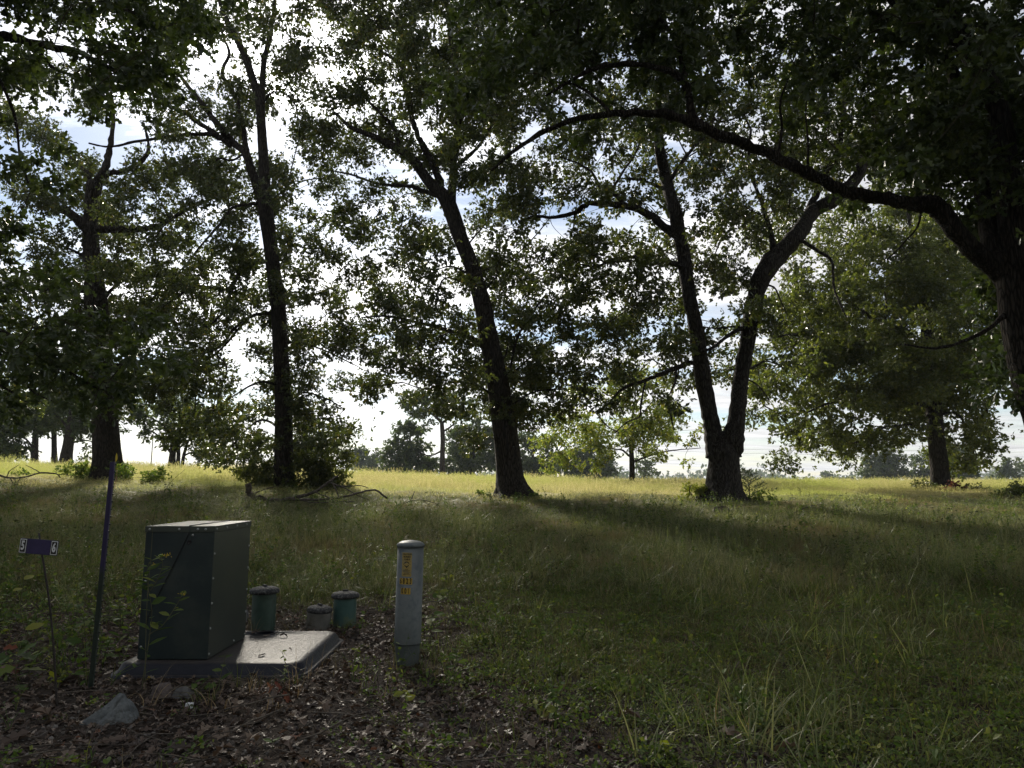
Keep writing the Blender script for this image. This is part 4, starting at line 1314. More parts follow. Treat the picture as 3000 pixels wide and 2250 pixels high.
# sunlit meadow behind the trees
mead = [tuft('meadow_tuft', 30, 0.4, 0.38, 0.011, 'grass_field', 0.22, 0.5, 2, 9) for _ in range(8)]
x, y = sample(20000, -60, 60, 22.5, 60, 0.82)
fx = np.ones(len(x))
hh = (0.30 + 0.75 * _sm(25, 34, y - 0.12 * x * (x > 0) - 1.6 * vnoise(x, y, 0.22, 4.0)) - 0.0 * x) * np.where(x > 4, 0.8, 1.0) * (0.75 + 0.5 * rng.random(len(x)) ** 2)
k = rng.random(len(x)) < 0.95
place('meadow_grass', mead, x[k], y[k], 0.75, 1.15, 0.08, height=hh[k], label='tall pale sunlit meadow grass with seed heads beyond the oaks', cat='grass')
# broad-leaved ground weeds
wds = [weed_proto('weed_sprout', 10, 0.2, 0.05, 'weed') for _ in range(5)] + [weed_proto('weed_sprout', 9, 0.16, 0.055, 'weed_bright') for _ in range(2)] + [weed_proto('weed_sprout', 16, 0.34, 0.06, 'weed', 0.25) for _ in range(3)]
x, y = sample(13000, -18, 18, 3.6, 22)
dens = 0.10 + 0.55 * _sm(0.0, 0.7, vnoise(x, y, 0.7, 11.0)) + 0.55 * _sm(-2.6, -4.0, x) * _sm(5.2, 6.2, y) * (1 - _sm(10, 13, y)) if False else 0.10 + 0.5 * _sm(0.0, 0.7, vnoise(x, y, 0.7, 11.0)) + 1.1 * (1 - _sm(-4.2, -2.6, x)) * _sm(5.0, 6.2, y) * (1 - _sm(10, 13, y))
dens = dens * (1 - 0.72 * litter_mask(x, y) * (x > -3.0))
k = (rng.random(len(x)) < dens) & clear_of(x, y, 0.08)
place('weeds', wds, x[k], y[k], 0.6, 1.3, 0.2, label='low broad-leaved weeds growing through the grass', cat='weeds')
dk = [weed_proto('lawn_weed', 18, 0.36, 0.06, 'weed', 0.3) for _ in range(4)] + [weed_proto('lawn_weed', 22, 0.5, 0.05, 'weed_dark', 0.2) for _ in range(3)] + [tuft('lawn_tussock', 26, 0.42, 0.12, 0.009, 'grass_long', 0.35, 0.8, 3, 3) for _ in range(3)]
x, y = sample(11000, -20, 20, 8.5, 21.5)
dens = 0.10 + 0.75 * _sm(0.05, 0.6, vnoise(x, y, 0.5, 21.0)) * (1 - _sm(15, 19, y)) + 0.25 * _sm(0.2, 0.7, vnoise(x, y, 1.3, 8.0))
k = rng.random(len(x)) < dens
place('weeds', dk, x[k], y[k], 0.4, 1.1, 0.2, label='taller weeds and tussocks standing in the shaded lawn', cat='weeds')
# low clover and moss mats
mos = [moss_proto('clover_mat', 46, 0.13, 0.028, 'weed') for _ in range(3)] + [moss_proto('clover_mat', 46, 0.13, 0.024, 'grass_green') for _ in range(2)]
x, y = sample(9000, -7, 8, 3.4, 10)
dens = 0.75 * _sm(-1.8, 0.6, x + 0.5 * vnoise(x, y, 1.0, 6.0)) + 0.12
dens = dens * (1 - 0.75 * litter_mask(x, y))
k = (rng.random(len(x)) < dens) & clear_of(x, y, 0.1)
place('clover', mos, x[k], y[k], 0.6, 1.2, 0.1, label='low clover and moss mats over the near ground', cat='clover')
# leaf litter
dls = [proto('dead_leaf', dead_leaf_mesh('dead_leaf', M['litter'], c)) for c in (-0.5, -0.25, 0.15, 0.35, 0.6, 0.85)]
x, y = sample(44000, -8, 8, 3.3, 11)
dens = 0.92 * litter_mask(x, y) + 0.13 * (y < 8)
k = (rng.random(len(x)) < dens) & clear_of(x, y, -0.02)
x, y = x[k], y[k]
place('leaf_litter', dls, x, y, 0.026, 0.095, 0.42, lift=0.005, zs=(0.6, 1.3), label='brown leaf litter covering the soil round the cabinet', cat='leaf litter')
# gravel at the road edge
pbs = []
for i in range(4):
    import bmesh
    bm = bmesh.new()
    bmesh.ops.create_icosphere(bm, subdivisions=1, radius=1.0)
    for v_ in bm.verts:
        v_.co *= 0.8 + 0.4 * rng.random()
        v_.co.z *= 0.6
    me = bpy.data.meshes.new('pebble')
    bm.to_mesh(me)
    bm.free()
    me.materials.append(M['pebble'])
    pbs.append(proto('pebble', me))
x, y = sample(10000, -5, 3, 3.3, 6.0)
dens = (1 - _sm(4.6, 5.4, y + 0.4 * x * (x > -1) + 0.4 * vnoise(x, y, 1.5, 3.3))) * 0.85 + 0.04
k = rng.random(len(x)) < dens
place('gravel', pbs, x[k], y[k], 0.005, 0.019, 0.5, lift=0.002, label='small stones in the dark soil of the road edge', cat='gravel')
# dead sticks
stk = []
for i in range(5):
    g = Geo()
    n_ = 6
    pp = np.cumsum(np.vstack([[0, 0, 0], np.stack([np.full(n_, 0.16), rng.normal(0, 0.035, n_), rng.normal(0, 0.02, n_)], 1)]), axis=0)
    pp[:, 2] -= pp[:, 2].min() - 0.004
    g.add(*tube(pp, np.linspace(0.007, 0.002, n_ + 1), 5))
    if i % 2:
        g.add(*tube(np.array([pp[3], pp[3] + [0.12, 0.1, 0.03], pp[3] + [0.2, 0.22, 0.02]]), [0.004, 0.003, 0.0015], 4))
    stk.append(proto('stick', g.mesh('stick', M['dead_twig'], True)))
x, y = sample(1100, -7, 6, 3.5, 10)
k = (rng.random(len(x)) < 0.25 + 0.75 * litter_mask(x, y)) & clear_of(x, y, 0.3)
place('twigs', stk, x[k], y[k], 0.25, 0.8, 0.05, lift=0.012, label='thin dead twigs lying in the leaf litter', cat='twigs')

# ------------------------------------------------------------------ unseen wood added behind the viewpoint to block rear sky light
cl = []
for i in range(520):
    x_, y_ = rng.uniform(-34, 34), rng.uniform(-34, -8)
    z_ = gz(x_, y_) + 2.0 + 15 * rng.random()
    cl.append((np.array([x_, y_, z_]), 1.5 + 0.8 * rng.random()))
C = np.array([c[0] for c in cl]); R = np.array([c[1] for c in cl])
Pp, A, Nn, ln = clump_leaves(C, R, np.full(len(R), 60), 0.75, flat=0.9)
v, f = leaves_geo(Pp, A, Nn, ln, ln * 0.8, LEAF_FAR)
link('wood', mesh_np('wood', v, tris=f, mats=[M['leaf_oak']]), kind='stuff', label='unseen leafy wood added behind the viewpoint to shade the lawn', cat='trees')

# ------------------------------------------------------------------ paints
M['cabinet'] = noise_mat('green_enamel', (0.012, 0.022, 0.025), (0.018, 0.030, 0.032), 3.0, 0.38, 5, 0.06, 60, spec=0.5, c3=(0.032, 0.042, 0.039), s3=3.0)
M['cabinet_lit'] = noise_mat('green_enamel_lit', (0.036, 0.045, 0.038), (0.046, 0.055, 0.045), 3.0, 0.38, 5, 0.05, 60, spec=0.5, c3=(0.055, 0.062, 0.05), s3=2.0)  # same enamel made lighter: skylight on side and lid put into the colour
M['bolt'] = noise_mat('bolt_zinc', (0.24, 0.25, 0.25), (0.40, 0.41, 0.40), 60, 0.45, metallic=0.6)
M['black'] = noise_mat('black_rubber', (0.008, 0.008, 0.009), (0.018, 0.018, 0.02), 30, 0.6)
M['pad'] = noise_mat('grey_plastic', (0.010, 0.012, 0.020), (0.018, 0.019, 0.027), 7.0, 0.42, 8, 0.3, 30, spec=0.22)
t = M['pad'].node_tree
p = t.nodes['Principled BSDF']
src = p.inputs['Base Color'].links[0].from_socket
ge = N(t, 'ShaderNodeNewGeometry')
sz_ = N(t, 'ShaderNodeSeparateXYZ')
L(t, ge.outputs['Normal'], sz_.inputs[0])
co = N(t, 'ShaderNodeTexCoord')
mpd = N(t, 'ShaderNodeMapping')
mpd.inputs['Scale'].default_value = (1.0, 2.6, 1.0)
L(t, co.outputs['Object'], mpd.inputs[0])
dn = N(t, 'ShaderNodeTexNoise', i_Scale=6.0, i_Detail=8.0, i_Roughness=0.7)
L(t, mpd.outputs[0], dn.inputs['Vector'])
dr = ramp(t, [(0.35, 0.45), (0.65, 1.0)], dn.outputs['Fac'])
up = ramp(t, [(0.80, 0.0), (0.99, 1.0)], sz_.outputs[2])
fac = math_n(t, 'MULTIPLY', dr.outputs[0], up.outputs[0])
mxd = N(t, 'ShaderNodeMix', data_type='RGBA')
L(t, fac, mxd.inputs[0])
L(t, src, mxd.inputs[6])
mxd.inputs[7].default_value = (0.062, 0.055, 0.05, 1)
L(t, mxd.outputs[2], p.inputs['Base Color'])
M['pedestal'] = noise_mat('grey_green_plastic', (0.095, 0.108, 0.11), (0.13, 0.145, 0.146), 5.0, 0.5, 8, 0.05, 90, c3=(0.075, 0.092, 0.10), s3=14.0)
M['pedestal_base'] = noise_mat('dirty_grey_plastic', (0.055, 0.066, 0.066), (0.085, 0.098, 0.096), 9.0, 0.65, 8, 0.1, 60)
M['cap_pale'] = noise_mat('pale_cap', (0.34, 0.37, 0.36), (0.44, 0.46, 0.45), 9, 0.45)
M['yellow'] = noise_mat('yellow_label', (0.42, 0.27, 0.03), (0.55, 0.38, 0.05), 30, 0.5, c3=(0.36, 0.25, 0.06), s3=40)
M['faded'] = noise_mat('faded_yellow_label', (0.30, 0.22, 0.07), (0.42, 0.31, 0.09), 45, 0.6, c3=(0.22, 0.2, 0.14), s3=30)
M['ink'] = noise_mat('black_ink', (0.012, 0.011, 0.01), (0.03, 0.026, 0.022), 60, 0.6)
M['ink_faded'] = noise_mat('faded_ink', (0.05, 0.04, 0.025), (0.12, 0.09, 0.04), 120, 0.7)
M['white'] = noise_mat('white_vinyl', (0.55, 0.56, 0.58), (0.72, 0.73, 0.74), 40, 0.5)
M['purple'] = noise_mat('purple_paint', (0.022, 0.015, 0.065), (0.036, 0.025, 0.095), 14, 0.5, 6, 0.15, 40)
M['plate'] = noise_mat('dark_plate', (0.012, 0.013, 0.03), (0.028, 0.026, 0.05), 16, 0.45)
M['steel'] = noise_mat('dark_steel', (0.02, 0.018, 0.017), (0.05, 0.04, 0.035), 30, 0.6, metallic=0.3)
M['pipe_green'] = noise_mat('green_pipe', (0.035, 0.065, 0.05), (0.06, 0.095, 0.075), 6, 0.5, 8, 0.05, 60, c3=(0.03, 0.045, 0.03), s3=5)
M['pipe_teal'] = noise_mat('teal_pipe', (0.04, 0.09, 0.082), (0.06, 0.115, 0.102), 6, 0.5, 8, 0.05, 60, c3=(0.10, 0.12, 0.06), s3=4)
M['pipe_white'] = noise_mat('dirty_white_pipe', (0.10, 0.098, 0.088), (0.19, 0.183, 0.162), 7, 0.6, 8, 0.05, 60, c3=(0.10, 0.09, 0.07), s3=6)
M['iron_cap'] = noise_mat('lichen_cap', (0.02, 0.021, 0.024), (0.042, 0.042, 0.044), 12, 0.8, 10, 0.5, 60, c3=(0.13, 0.13, 0.125), s3=38)
M['rock_pale'] = noise_mat('pale_limestone', (0.085, 0.095, 0.10), (0.175, 0.188, 0.195), 9, 0.9, 10, 0.9, 25, c3=(0.05, 0.055, 0.05), s3=7)
M['rock_brown'] = noise_mat('brown_stone', (0.06, 0.048, 0.045), (0.115, 0.092, 0.083), 10, 0.85, 10, 0.6, 30)
M['rock_grey'] = noise_mat('grey_stone', (0.075, 0.074, 0.076), (0.15, 0.148, 0.15), 10, 0.8, 10, 0.5, 30)
M['ribbon'] = noise_mat('faded_ribbon', (0.42, 0.12, 0.13), (0.55, 0.2, 0.18), 20, 0.7)
M['pole'] = noise_mat('weathered_pole', (0.13, 0.12, 0.11), (0.2, 0.19, 0.18), 3, 0.85)
M['roof_white'] = noise_mat('white_roof', (0.6, 0.6, 0.6), (0.72, 0.72, 0.72), 1.0, 0.5)
M['barn_wall'] = noise_mat('barn_wall', (0.4, 0.4, 0.39), (0.5, 0.5, 0.48), 1.0, 0.7)

# t-post paint: purple above, old green below
tm, t, p = mat('post_paint')
co = N(t, 'ShaderNodeTexCoord')
sx = N(t, 'ShaderNodeSeparateXYZ')
L(t, co.outputs['Object'], sx.inputs[0])
nz = N(t, 'ShaderNodeTexNoise', i_Scale=9.0, i_Detail=6.0)
L(t, co.outputs['Object'], nz.inputs['Vector'])
hh_ = math_n(t, 'ADD', sx.outputs[2], math_n(t, 'MULTIPLY', nz.outputs['Fac'], 0.35))
rr_ = ramp(t, [(0.0, (0.018, 0.03, 0.022)), (0.50, (0.02, 0.032, 0.024)), (0.56, (0.026, 0.018, 0.075)), (0.93, (0.034, 0.024, 0.09)), (1.0, (0.14, 0.13, 0.14))], math_n(t, 'DIVIDE', hh_, 1.98))
L(t, rr_.outputs[0], p.inputs['Base Color'])
p.inputs['Roughness'].default_value = 0.5


def bevel_box(x0, x1, y0, y1, z0, z1, bv=0.004):
    bm = bmesh.new()
    bmesh.ops.create_cube(bm, size=1.0)
    for v_ in bm.verts:
        v_.co = Vector(((x0 + x1) / 2 + v_.co.x * (x1 - x0), (y0 + y1) / 2 + v_.co.y * (y1 - y0), (z0 + z1) / 2 + v_.co.z * (z1 - z0)))
    if bv:
        bmesh.ops.bevel(bm, geom=list(bm.edges), offset=bv, segments=2, affect='EDGES', profile=0.5)
    return bm


def bm_mesh(name, bm, m_, smooth=False):
    me = bpy.data.meshes.new(name)
    bm.to_mesh(me)
    bm.free()
    me.materials.append(m_)
    if smooth:
        me.polygons.foreach_set('use_smooth', np.ones(len(me.polygons), bool))
    return me


def part(name, me, parent, rot=None, loc=(0, 0, 0)):
    o = bpy.data.objects.new(name, me)
    COL.objects.link(o)
    o.parent = parent
    o.location = loc
    if rot:
        o.rotation_euler = rot
    return o


# ------------------------------------------------------------------ plastic pad and cabinet
PZ = gz(-2.4, 6.5) - 0.018
PX, PY = -2.43, 6.58


def rrect(hx, hy, r, n=10):
    out = []
    for cx0, cy0, a0 in ((hx - r, hy - r, 0), (-hx + r, hy - r, 90), (-hx + r, -hy + r, 180), (hx - r, -hy + r, 270)):
        for i in range(n):
            a = math.radians(a0 + 90 * i / (n - 1))
            out.append((cx0 + r * math.cos(a), cy0 + r * math.sin(a)))
    return np.array(out)


prof = [(0.0, -0.08), (0.0, 0.010), (0.012, 0.013), (0.03, 0.016), (0.055, 0.066), (0.065, 0.082), (0.085, 0.093), (0.12, 0.097), (0.25, 0.099), (0.42, 0.100), (0.6, 0.100)]
hx, hy = 0.795, 0.70
rings = []
for ins, z_ in prof:
    o_ = rrect(hx - ins, hy - ins, max(0.02, 0.13 - ins * 0.35), 10)
    bow = 0.03 * (1 - (o_[:, 0] / hx) ** 2) * np.sign(o_[:, 1]) * (np.abs(o_[:, 1]) > 0.3 * hy)
    rings.append(np.stack([o_[:, 0], o_[:, 1] + bow, np.full(len(o_), z_)], 1))
g = Geo()
n_ = len(rings[0])
vs = np.concatenate(rings)
qs = []
for i in range(len(rings) - 1):
    j = np.arange(n_)
    k = (j + 1) % n_
    qs.append(np.stack([i * n_ + j, i * n_ + k, (i + 1) * n_ + k, (i + 1) * n_ + j], 1))
vs = np.vstack([vs, [[0, 0, 0.100], [0, 0, -0.08]]])
j = np.arange(n_)
k = (j + 1) % n_
e0 = (len(rings) - 1) * n_
tt = np.vstack([np.stack([e0 + j, e0 + k, np.full(n_, len(vs) - 2)], 1), np.stack([k, j, np.full(n_, len(vs) - 1)], 1)])
pad_me = mesh_np('pad_shell', vs, tris=tt, quads=np.concatenate(qs), mats=[M['pad']], smooth=True)
pad = thing('equipment_pad', 'dark plastic pad with rounded edges lying under the green metal cabinet', 'pad', (PX, PY, PZ))
pad_o = part('shell', pad_me, pad)
bm = bmesh.new()
bmesh.ops.create_cone(bm, cap_ends=True, segments=28, radius1=0.085, radius2=0.085, depth=0.16)
cut_o = bpy.data.objects.new('cutter', bm_mesh('cutter', bm, M['black']))
COL.objects.link(cut_o)
cut_o.location = (-2.36, 7.06, PZ + 0.085)
md = pad_o.modifiers.new('hole', 'BOOLEAN')
md.object = cut_o
md.operation = 'DIFFERENCE'
bpy.context.view_layer.update()
dg = bpy.context.evaluated_depsgraph_get()
pad_new = bpy.data.meshes.new_from_object(pad_o.evaluated_get(dg))
pad_o.modifiers.clear()
pad_o.data = pad_new
bpy.data.objects.remove(cut_o)
rim = Geo()
a = np.linspace(0, 2 * math.pi, 29)
rim.add(*tube(np.stack([0.088 * np.cos(a), 0.088 * np.sin(a), np.zeros(29)], 1), np.full(29, 0.008), 6, cap=False))
part('hole_rim', rim.mesh('hole_rim', M['black'], True), pad, loc=(-2.36 - PX, 7.06 - PY, 0.101))

CX, CY, CZ = -2.765, 6.44, PZ + 0.1015
cab = thing('utility_cabinet', 'dark green riveted metal cabinet standing on a plastic pad', 'cabinet', (CX, CY, CZ))
W2, D2, H = 0.285, 0.41, 1.06
part('body', bm_mesh('body', bevel_box(-W2 + 0.004, W2 - 0.004, -D2 + 0.004, D2 - 0.004, 0.0, H - 0.02, 0.003), M['cabinet']), cab)
part('front_panel', bm_mesh('front_panel', bevel_box(-W2 + 0.006, W2, -D2 - 0.001, -D2 + 0.003, 0.004, H - 0.045, 0.0015), M['cabinet']), cab)
part('side_panel', bm_mesh('side_panel', bevel_box(W2 - 0.003, W2 + 0.002, -D2 + 0.004, D2, 0.004, H - 0.045, 0.0015), M['cabinet_lit']), cab)
part('side_panel', bm_mesh('side_panel', bevel_box(-W2 - 0.002, -W2 + 0.003, -D2 + 0.004, D2, 0.004, H - 0.045, 0.0015), M['cabinet']), cab)
lid = part('lid', bm_mesh('lid', bevel_box(-W2 - 0.006, W2 + 0.007, -D2 - 0.007, D2 + 0.006, H - 0.042, H + 0.008, 0.003), M['cabinet_lit']), cab)
part('lid_ridge', bm_mesh('lid_ridge', bevel_box(0.075, 0.088, -D2 - 0.0085, D2 + 0.007, H - 0.044, H + 0.017, 0.003), M['cabinet']), lid)
bg_ = Geo()
bg_.lathe([(0.0105, 0), (0.0105, 0.003), (0.009, 0.006), (0.005, 0.0085), (0.0005, 0.009)], 12)
bolt_me = bg_.mesh('bolt', M['bolt'], True)
for bx_ in (-0.25, -0.005, 0.15, 0.215):
    part('bolt', bolt_me, lid, (math.pi / 2, 0, 0), (bx_, -D2 - 0.007, H - 0.018))
for by_ in (-0.38, -0.17, 0.06, 0.29):
    part('bolt', bolt_me, lid, (0, math.pi / 2, 0), (W2 + 0.007, by_, H - 0.017))
part('bolt', bolt_me, cab, (math.pi / 2, 0, 0), (0.108, -D2 - 0.001, H - 0.066))
for bz_ in (0.04, 0.24, 0.44, 0.64, 0.84):
    part('bolt', bolt_me, cab, (0, math.pi / 2, 0), (W2 + 0.002, -D2 + 0.02, bz_))
    part('bolt', bolt_me, cab, (0, math.pi / 2, 0), (W2 + 0.002, D2 - 0.02, bz_))
part('bolt', bolt_me, cab, (0, math.pi / 2, 0), (W2 + 0.002, 0.13, 0.035))
for bz_ in (0.1, 0.62):
    part('bolt', bolt_me, cab, (math.pi / 2, 0, 0), (-W2 + 0.025, -D2 - 0.001, bz_))
lk = Geo()
lk.lathe([(0.02, 0), (0.02, 0.006), (0.014, 0.008), (0.013, 0.003), (0.001, 0.003)], 18)
lock = part('lock', lk.mesh('lock', M['black'], True), cab, (math.pi / 2, 0, 0), (0.082, -D2 - 0.001, H - 0.122))
g = Geo()
sp0 = np.array([[0.08, -D2 - 0.012, H - 0.044], [-0.05, -D2 - 0.006, H - 0.34], [-0.17, -D2 - 0.005, H - 0.60], [-0.235, -D2 - 0.006, H - 0.78]])
g.add(*tube(catmull(sp0, 6), np.full(19, 0.0035), 6))
part('cable', g.mesh('cable', M['black'], True), cab)  # thin dark tube standing in for a diagonal panel edge


# ------------------------------------------------------------------ lettering
def text_np(txt, size):
    cu = bpy.data.curves.new('txt', 'FONT')
    cu.body = txt
    cu.size = size
    cu.align_x = 'CENTER'
    cu.align_y = 'CENTER'
    cu.resolution_u = 3
    cu.offset = size * 0.035
    o = bpy.data.objects.new('txt', cu)
    COL.objects.link(o)
    bpy.context.view_layer.update()
    me = bpy.data.meshes.new_from_object(o.evaluated_get(bpy.context.evaluated_depsgraph_get()))
    bpy.data.objects.remove(o)
    v = np.array([v_.co[:] for v_ in me.vertices])
    fs = [tuple(p_.vertices) for p_ in me.polygons]
    return v, fs


def flat_text(name, txt, size, m_, parent, loc, sx=1.0):
    """letters standing in the XZ plane, facing -Y"""
    v, fs = text_np(txt, size)
    me = bpy.data.meshes.new(name)
    me.from_pydata([(a * sx, 0, b) for a, b, _ in v], [], fs)
    me.materials.append(m_)
    return part(name, me, parent, None, loc)


# ------------------------------------------------------------------ round pedestal
pp = gpix(1192, 1942)
ped = thing('utility_pedestal', 'grey-green round plastic pedestal post with domed cap and yellow number labels', 'pedestal', (pp[0], pp[1], gz(pp[0], pp[1])))
ped.rotation_euler = (0, math.radians(0.8), 0)
RT = 0.117
g = Geo(); g.lathe([(0.108, -0.12), (0.108, 0.19)], 40)
part('base_sleeve', g.mesh('base_sleeve', M['pedestal_base'], True), ped)
g = Geo(); g.lathe([(0.104, 0.172), (RT, 0.170), (RT + 0.0005, 0.176), (RT, 0.182), (RT, 1.0), (0.11, 1.0)], 48)
part('tube', g.mesh('tube', M['pedestal'], True), ped)
g = Geo(); g.lathe([(0.112, 1.000), (0.123, 0.998), (0.1235, 1.018), (0.121, 1.024), (0.108, 1.036), (0.085, 1.046), (0.055, 1.053), (0.025, 1.057), (0.0005, 1.058)], 48)
part('cap', g.mesh('cap', M['pedestal'], True), ped)
cam_ang = math.atan2(-pp[0], pp[1])        # how far the camera direction turns from -Y


def wrap(name, v, fs, m_, parent, ang, z, eps):
    out = []
    for a, b, _ in v:
        th = ang + a / RT
        out.append(((RT + eps) * math.sin(th), -(RT + eps) * math.cos(th), z + b))
    me = bpy.data.meshes.new(name)
    me.from_pydata(out, [], fs)
    me.materials.append(m_)
    return part(name, me, parent)


def grid_patch(wd, ht, n=8):
    v = [(wd * (i / n - 0.5), ht * j - ht / 2, 0) for j in (0, 1) for i in range(n + 1)]
    return v, [(i, i + 1, n + 2 + i, n + 1 + i) for i in range(n)]


A0 = cam_ang - math.radians(15)
PXM = 0.2 / 78.0 * 1.17                    # metres per photo pixel on the pedestal
stk_ = wrap('warning_label', *grid_patch(0.088, 0.205), M['faded'], ped, A0, 0.855, 0.0012)
for txt, dz, sz in (('CAUTION', 0.088, 0.0185), ('BURIED', 0.066, 0.0185), ('CABLE', 0.044, 0.0185)):
    v, fs = text_np(txt, sz)
    v[:, 0] += 0.002
    wrap('lettering', v, fs, M['ink'], stk_, A0, 0.855 + dz, 0.0024)
for i, wd in enumerate((0.03, 0.056, 0.06, 0.05, 0.058)):
    v, fs = grid_patch(wd, 0.0045)
    wrap('small_print', v, fs, M['ink_faded'], stk_, A0, 0.855 - 0.04 - i * 0.0115, 0.0024)
# round emblem: ring open below, cross bar, point
v, fs = [], []
for s0, s1, ri, ro in ((20, 160, 0.017, 0.024), (200, 340, 0.015, 0.022)):
    b0 = len(v)
    for i in range(13):
        a = math.radians(s0 + (s1 - s0) * i / 12)
        v += [(ri * math.cos(a), ri * math.sin(a), 0), (ro * math.cos(a), ro * math.sin(a), 0)]
    fs += [(b0 + 2 * i, b0 + 2 * i + 1, b0 + 2 * i + 3, b0 + 2 * i + 2) for i in range(12)]
b0 = len(v)
v += [(-0.032, -0.003, 0), (0.032, -0.003, 0), (0.032, 0.004, 0), (-0.032, 0.004, 0), (-0.009, -0.019, 0), (0.009, -0.019, 0), (0, -0.034, 0)]
fs += [(b0, b0 + 1, b0 + 2, b0 + 3), (b0 + 4, b0 + 6, b0 + 5)]
wrap('emblem', v, fs, M['ink'], stk_, A0, 0.857, 0.0024)
for txt, z_, ang0 in (('6823', 0.712, A0 - 0.05), ('001', 0.628, A0 - 0.03)):
    for i, ch in enumerate(txt):
        off = (i - (len(txt) - 1) / 2) * 0.0298
        pl = wrap('number_label', *grid_patch(0.0285, 0.053, 3), M['yellow'], ped, ang0 + off / RT, z_, 0.0012)
        v, fs = text_np(ch, 0.066)
        v[:, 0] *= 0.52
        wrap('digit', v, fs, M['ink'], pl, ang0 + off / RT, z_, 0.0024)

# ------------------------------------------------------------------ capped pipes
def cap_pipe(px, base_row, rows_h, wpx, capw, m_, label, tilt=(0, 0), name='capped_pipe'):
    b = gpix(px, base_row)
    dist = b[1] * cp
    r_ = wpx / 2 * b[1] / F
    h_ = rows_h * b[1] / F * 1.02
    rc = capw / 2 * b[1] / F
    o = thing(name, label, 'pipe', (b[0], b[1], gz(b[0], b[1])), 'capped pipes by the cabinet')
    o.rotation_euler = (tilt[0], tilt[1], rng.random() * 6)
    g = Geo(); g.lathe([(r_, -0.1), (r_ * 1.01, h_ * 0.5), (r_, h_)], 32)
    part('pipe', g.mesh('pipe', m_, True), o)
    g = Geo(); g.lathe([(r_ * 0.95, h_ - 0.01), (rc * 0.94, h_ - 0.006), (rc, h_ + 0.012), (rc * 0.97, h_ + 0.03), (rc * 0.85, h_ + 0.045), (rc * 0.6, h_ + 0.055), (rc * 0.3, h_ + 0.06), (0.0005, h_ + 0.061)], 32)
    cp_o = part('cap', g.mesh('cap', M['iron_cap'], True), o)
    bm = bevel_box(-0.03, 0.03, -0.012, 0.012, h_ + 0.052, h_ + 0.078, 0.004)
    part('lug', bm_mesh('lug', bm, M['iron_cap']), cp_o)
    return o


cap_pipe(770, 1848, 103, 65, 83, M['pipe_green'], 'tall dark green pipe with a lichened cap, beside the cabinet')
cap_pipe(931, 1842, 47, 66, 71, M['pipe_white'], 'short dirty white pipe with a speckled domed cap', (0.03, -0.06))
cap_pipe(1009, 1834, 78, 63, 79, M['pipe_teal'], 'teal pipe with a flat dark cap behind the short white pipe')


# ------------------------------------------------------------------ stones
def stone(label, pts, m_, loc, sub=2, rough=0.02, name='stone', group=None):
    bm = bmesh.new()
    for p_ in pts:
        bm.verts.new(p_)
    r_ = bmesh.ops.convex_hull(bm, input=list(bm.verts))
    bmesh.ops.delete(bm, geom=[e for e in r_['geom_interior'] if isinstance(e, bmesh.types.BMVert)], context='VERTS')
    bmesh.ops.triangulate(bm, faces=list(bm.faces))
    bmesh.ops.subdivide_edges(bm, edges=list(bm.edges), cuts=3, use_grid_fill=True)
    bm.normal_update()
    off = Vector(rng.random(3) * 50)
    for v_ in bm.verts:
        q_ = v_.co * 14 + off
        v_.co += v_.normal * (mnoise.noise(q_) * rough + mnoise.noise(q_ * 2.7) * rough * 0.5)
    return link(name, bm_mesh('stone', bm, m_), None, loc, None, label, 'stone', group)


b = gpix(318, 2116)
big_stone = stone('large pale angular stone with a pointed peak near the purple post', [(-0.20, -0.06, 0.0), (-0.22, 0.08, -0.03), (-0.05, -0.11, -0.03), (0.02, -0.09, 0.01), (0.19, 0.0, 0.02), (0.2, 0.12, -0.03), (0.16, 0.06, 0.10), (0.075, 0.05, 0.215), (0.03, 0.06, 0.20), (-0.05, 0.03, 0.12), (0.11, 0.02, 0.17), (0.0, 0.15, -0.03), (0.10, 0.12, 0.12), (-0.1, 0.02, 0.06)],
      M['rock_pale'], (b[0], b[1], gz(b[0], b[1]) - 0.015), rough=0.03)
big_stone.scale = (0.88, 0.88, 0.88)
b = gpix(474, 2042)
stone('brown angular stone lying against the front of the pad', [(-0.08, -0.04, -0.02), (0.08, -0.05, -0.02), (-0.085, 0.04, 0.05), (-0.05, -0.02, 0.075), (0.075, 0.0, 0.06), (0.09, 0.04, -0.02), (-0.06, 0.05, -0.02), (0.04, 0.03, 0.09), (-0.03, 0.04, 0.09)], M['rock_brown'], (b[0], b[1], gz(b[0], b[1])), rough=0.01)
b = gpix(534, 2042)
stone('low grey stone next to the brown stone by the pad', [(-0.08, -0.04, -0.02), (0.07, -0.05, -0.02), (-0.05, 0.0, 0.06), (0.04, -0.01, 0.065), (0.09, 0.03, 0.02), (-0.09, 0.04, 0.0), (0.0, 0.05, 0.05), (0.06, 0.05, -0.02)], M['rock_grey'], (b[0], b[1], gz(b[0], b[1])), rough=0.012)
b = gpix(555, 2073)
stone('small white chip of stone on the litter in front of the pad', [(-0.025, -0.02, -0.005), (0.025, -0.02, -0.005), (-0.025, 0.02, 0.03), (0.025, 0.015, 0.03), (-0.022, -0.018, 0.03), (0.02, -0.018, 0.026), (0.02, 0.02, -0.005)], M['white'], (b[0], b[1], gz(b[0], b[1])), rough=0.002)
b = gpix(704, 1822)
stone('rounded grey stone standing between the cabinet and the green pipe', [(-0.09, -0.05, -0.04), (0.07, -0.06, -0.04), (0.085, 0.0, 0.09), (0.04, 0.0, 0.17), (-0.05, 0.02, 0.19), (-0.1, 0.03, 0.1), (0.06, 0.06, 0.02), (-0.06, 0.08, -0.04), (0.03, 0.07, 0.12)], M['rock_grey'], (b[0], b[1], gz(b[0], b[1])), rough=0.015)
b = gpix(2115, 1500)
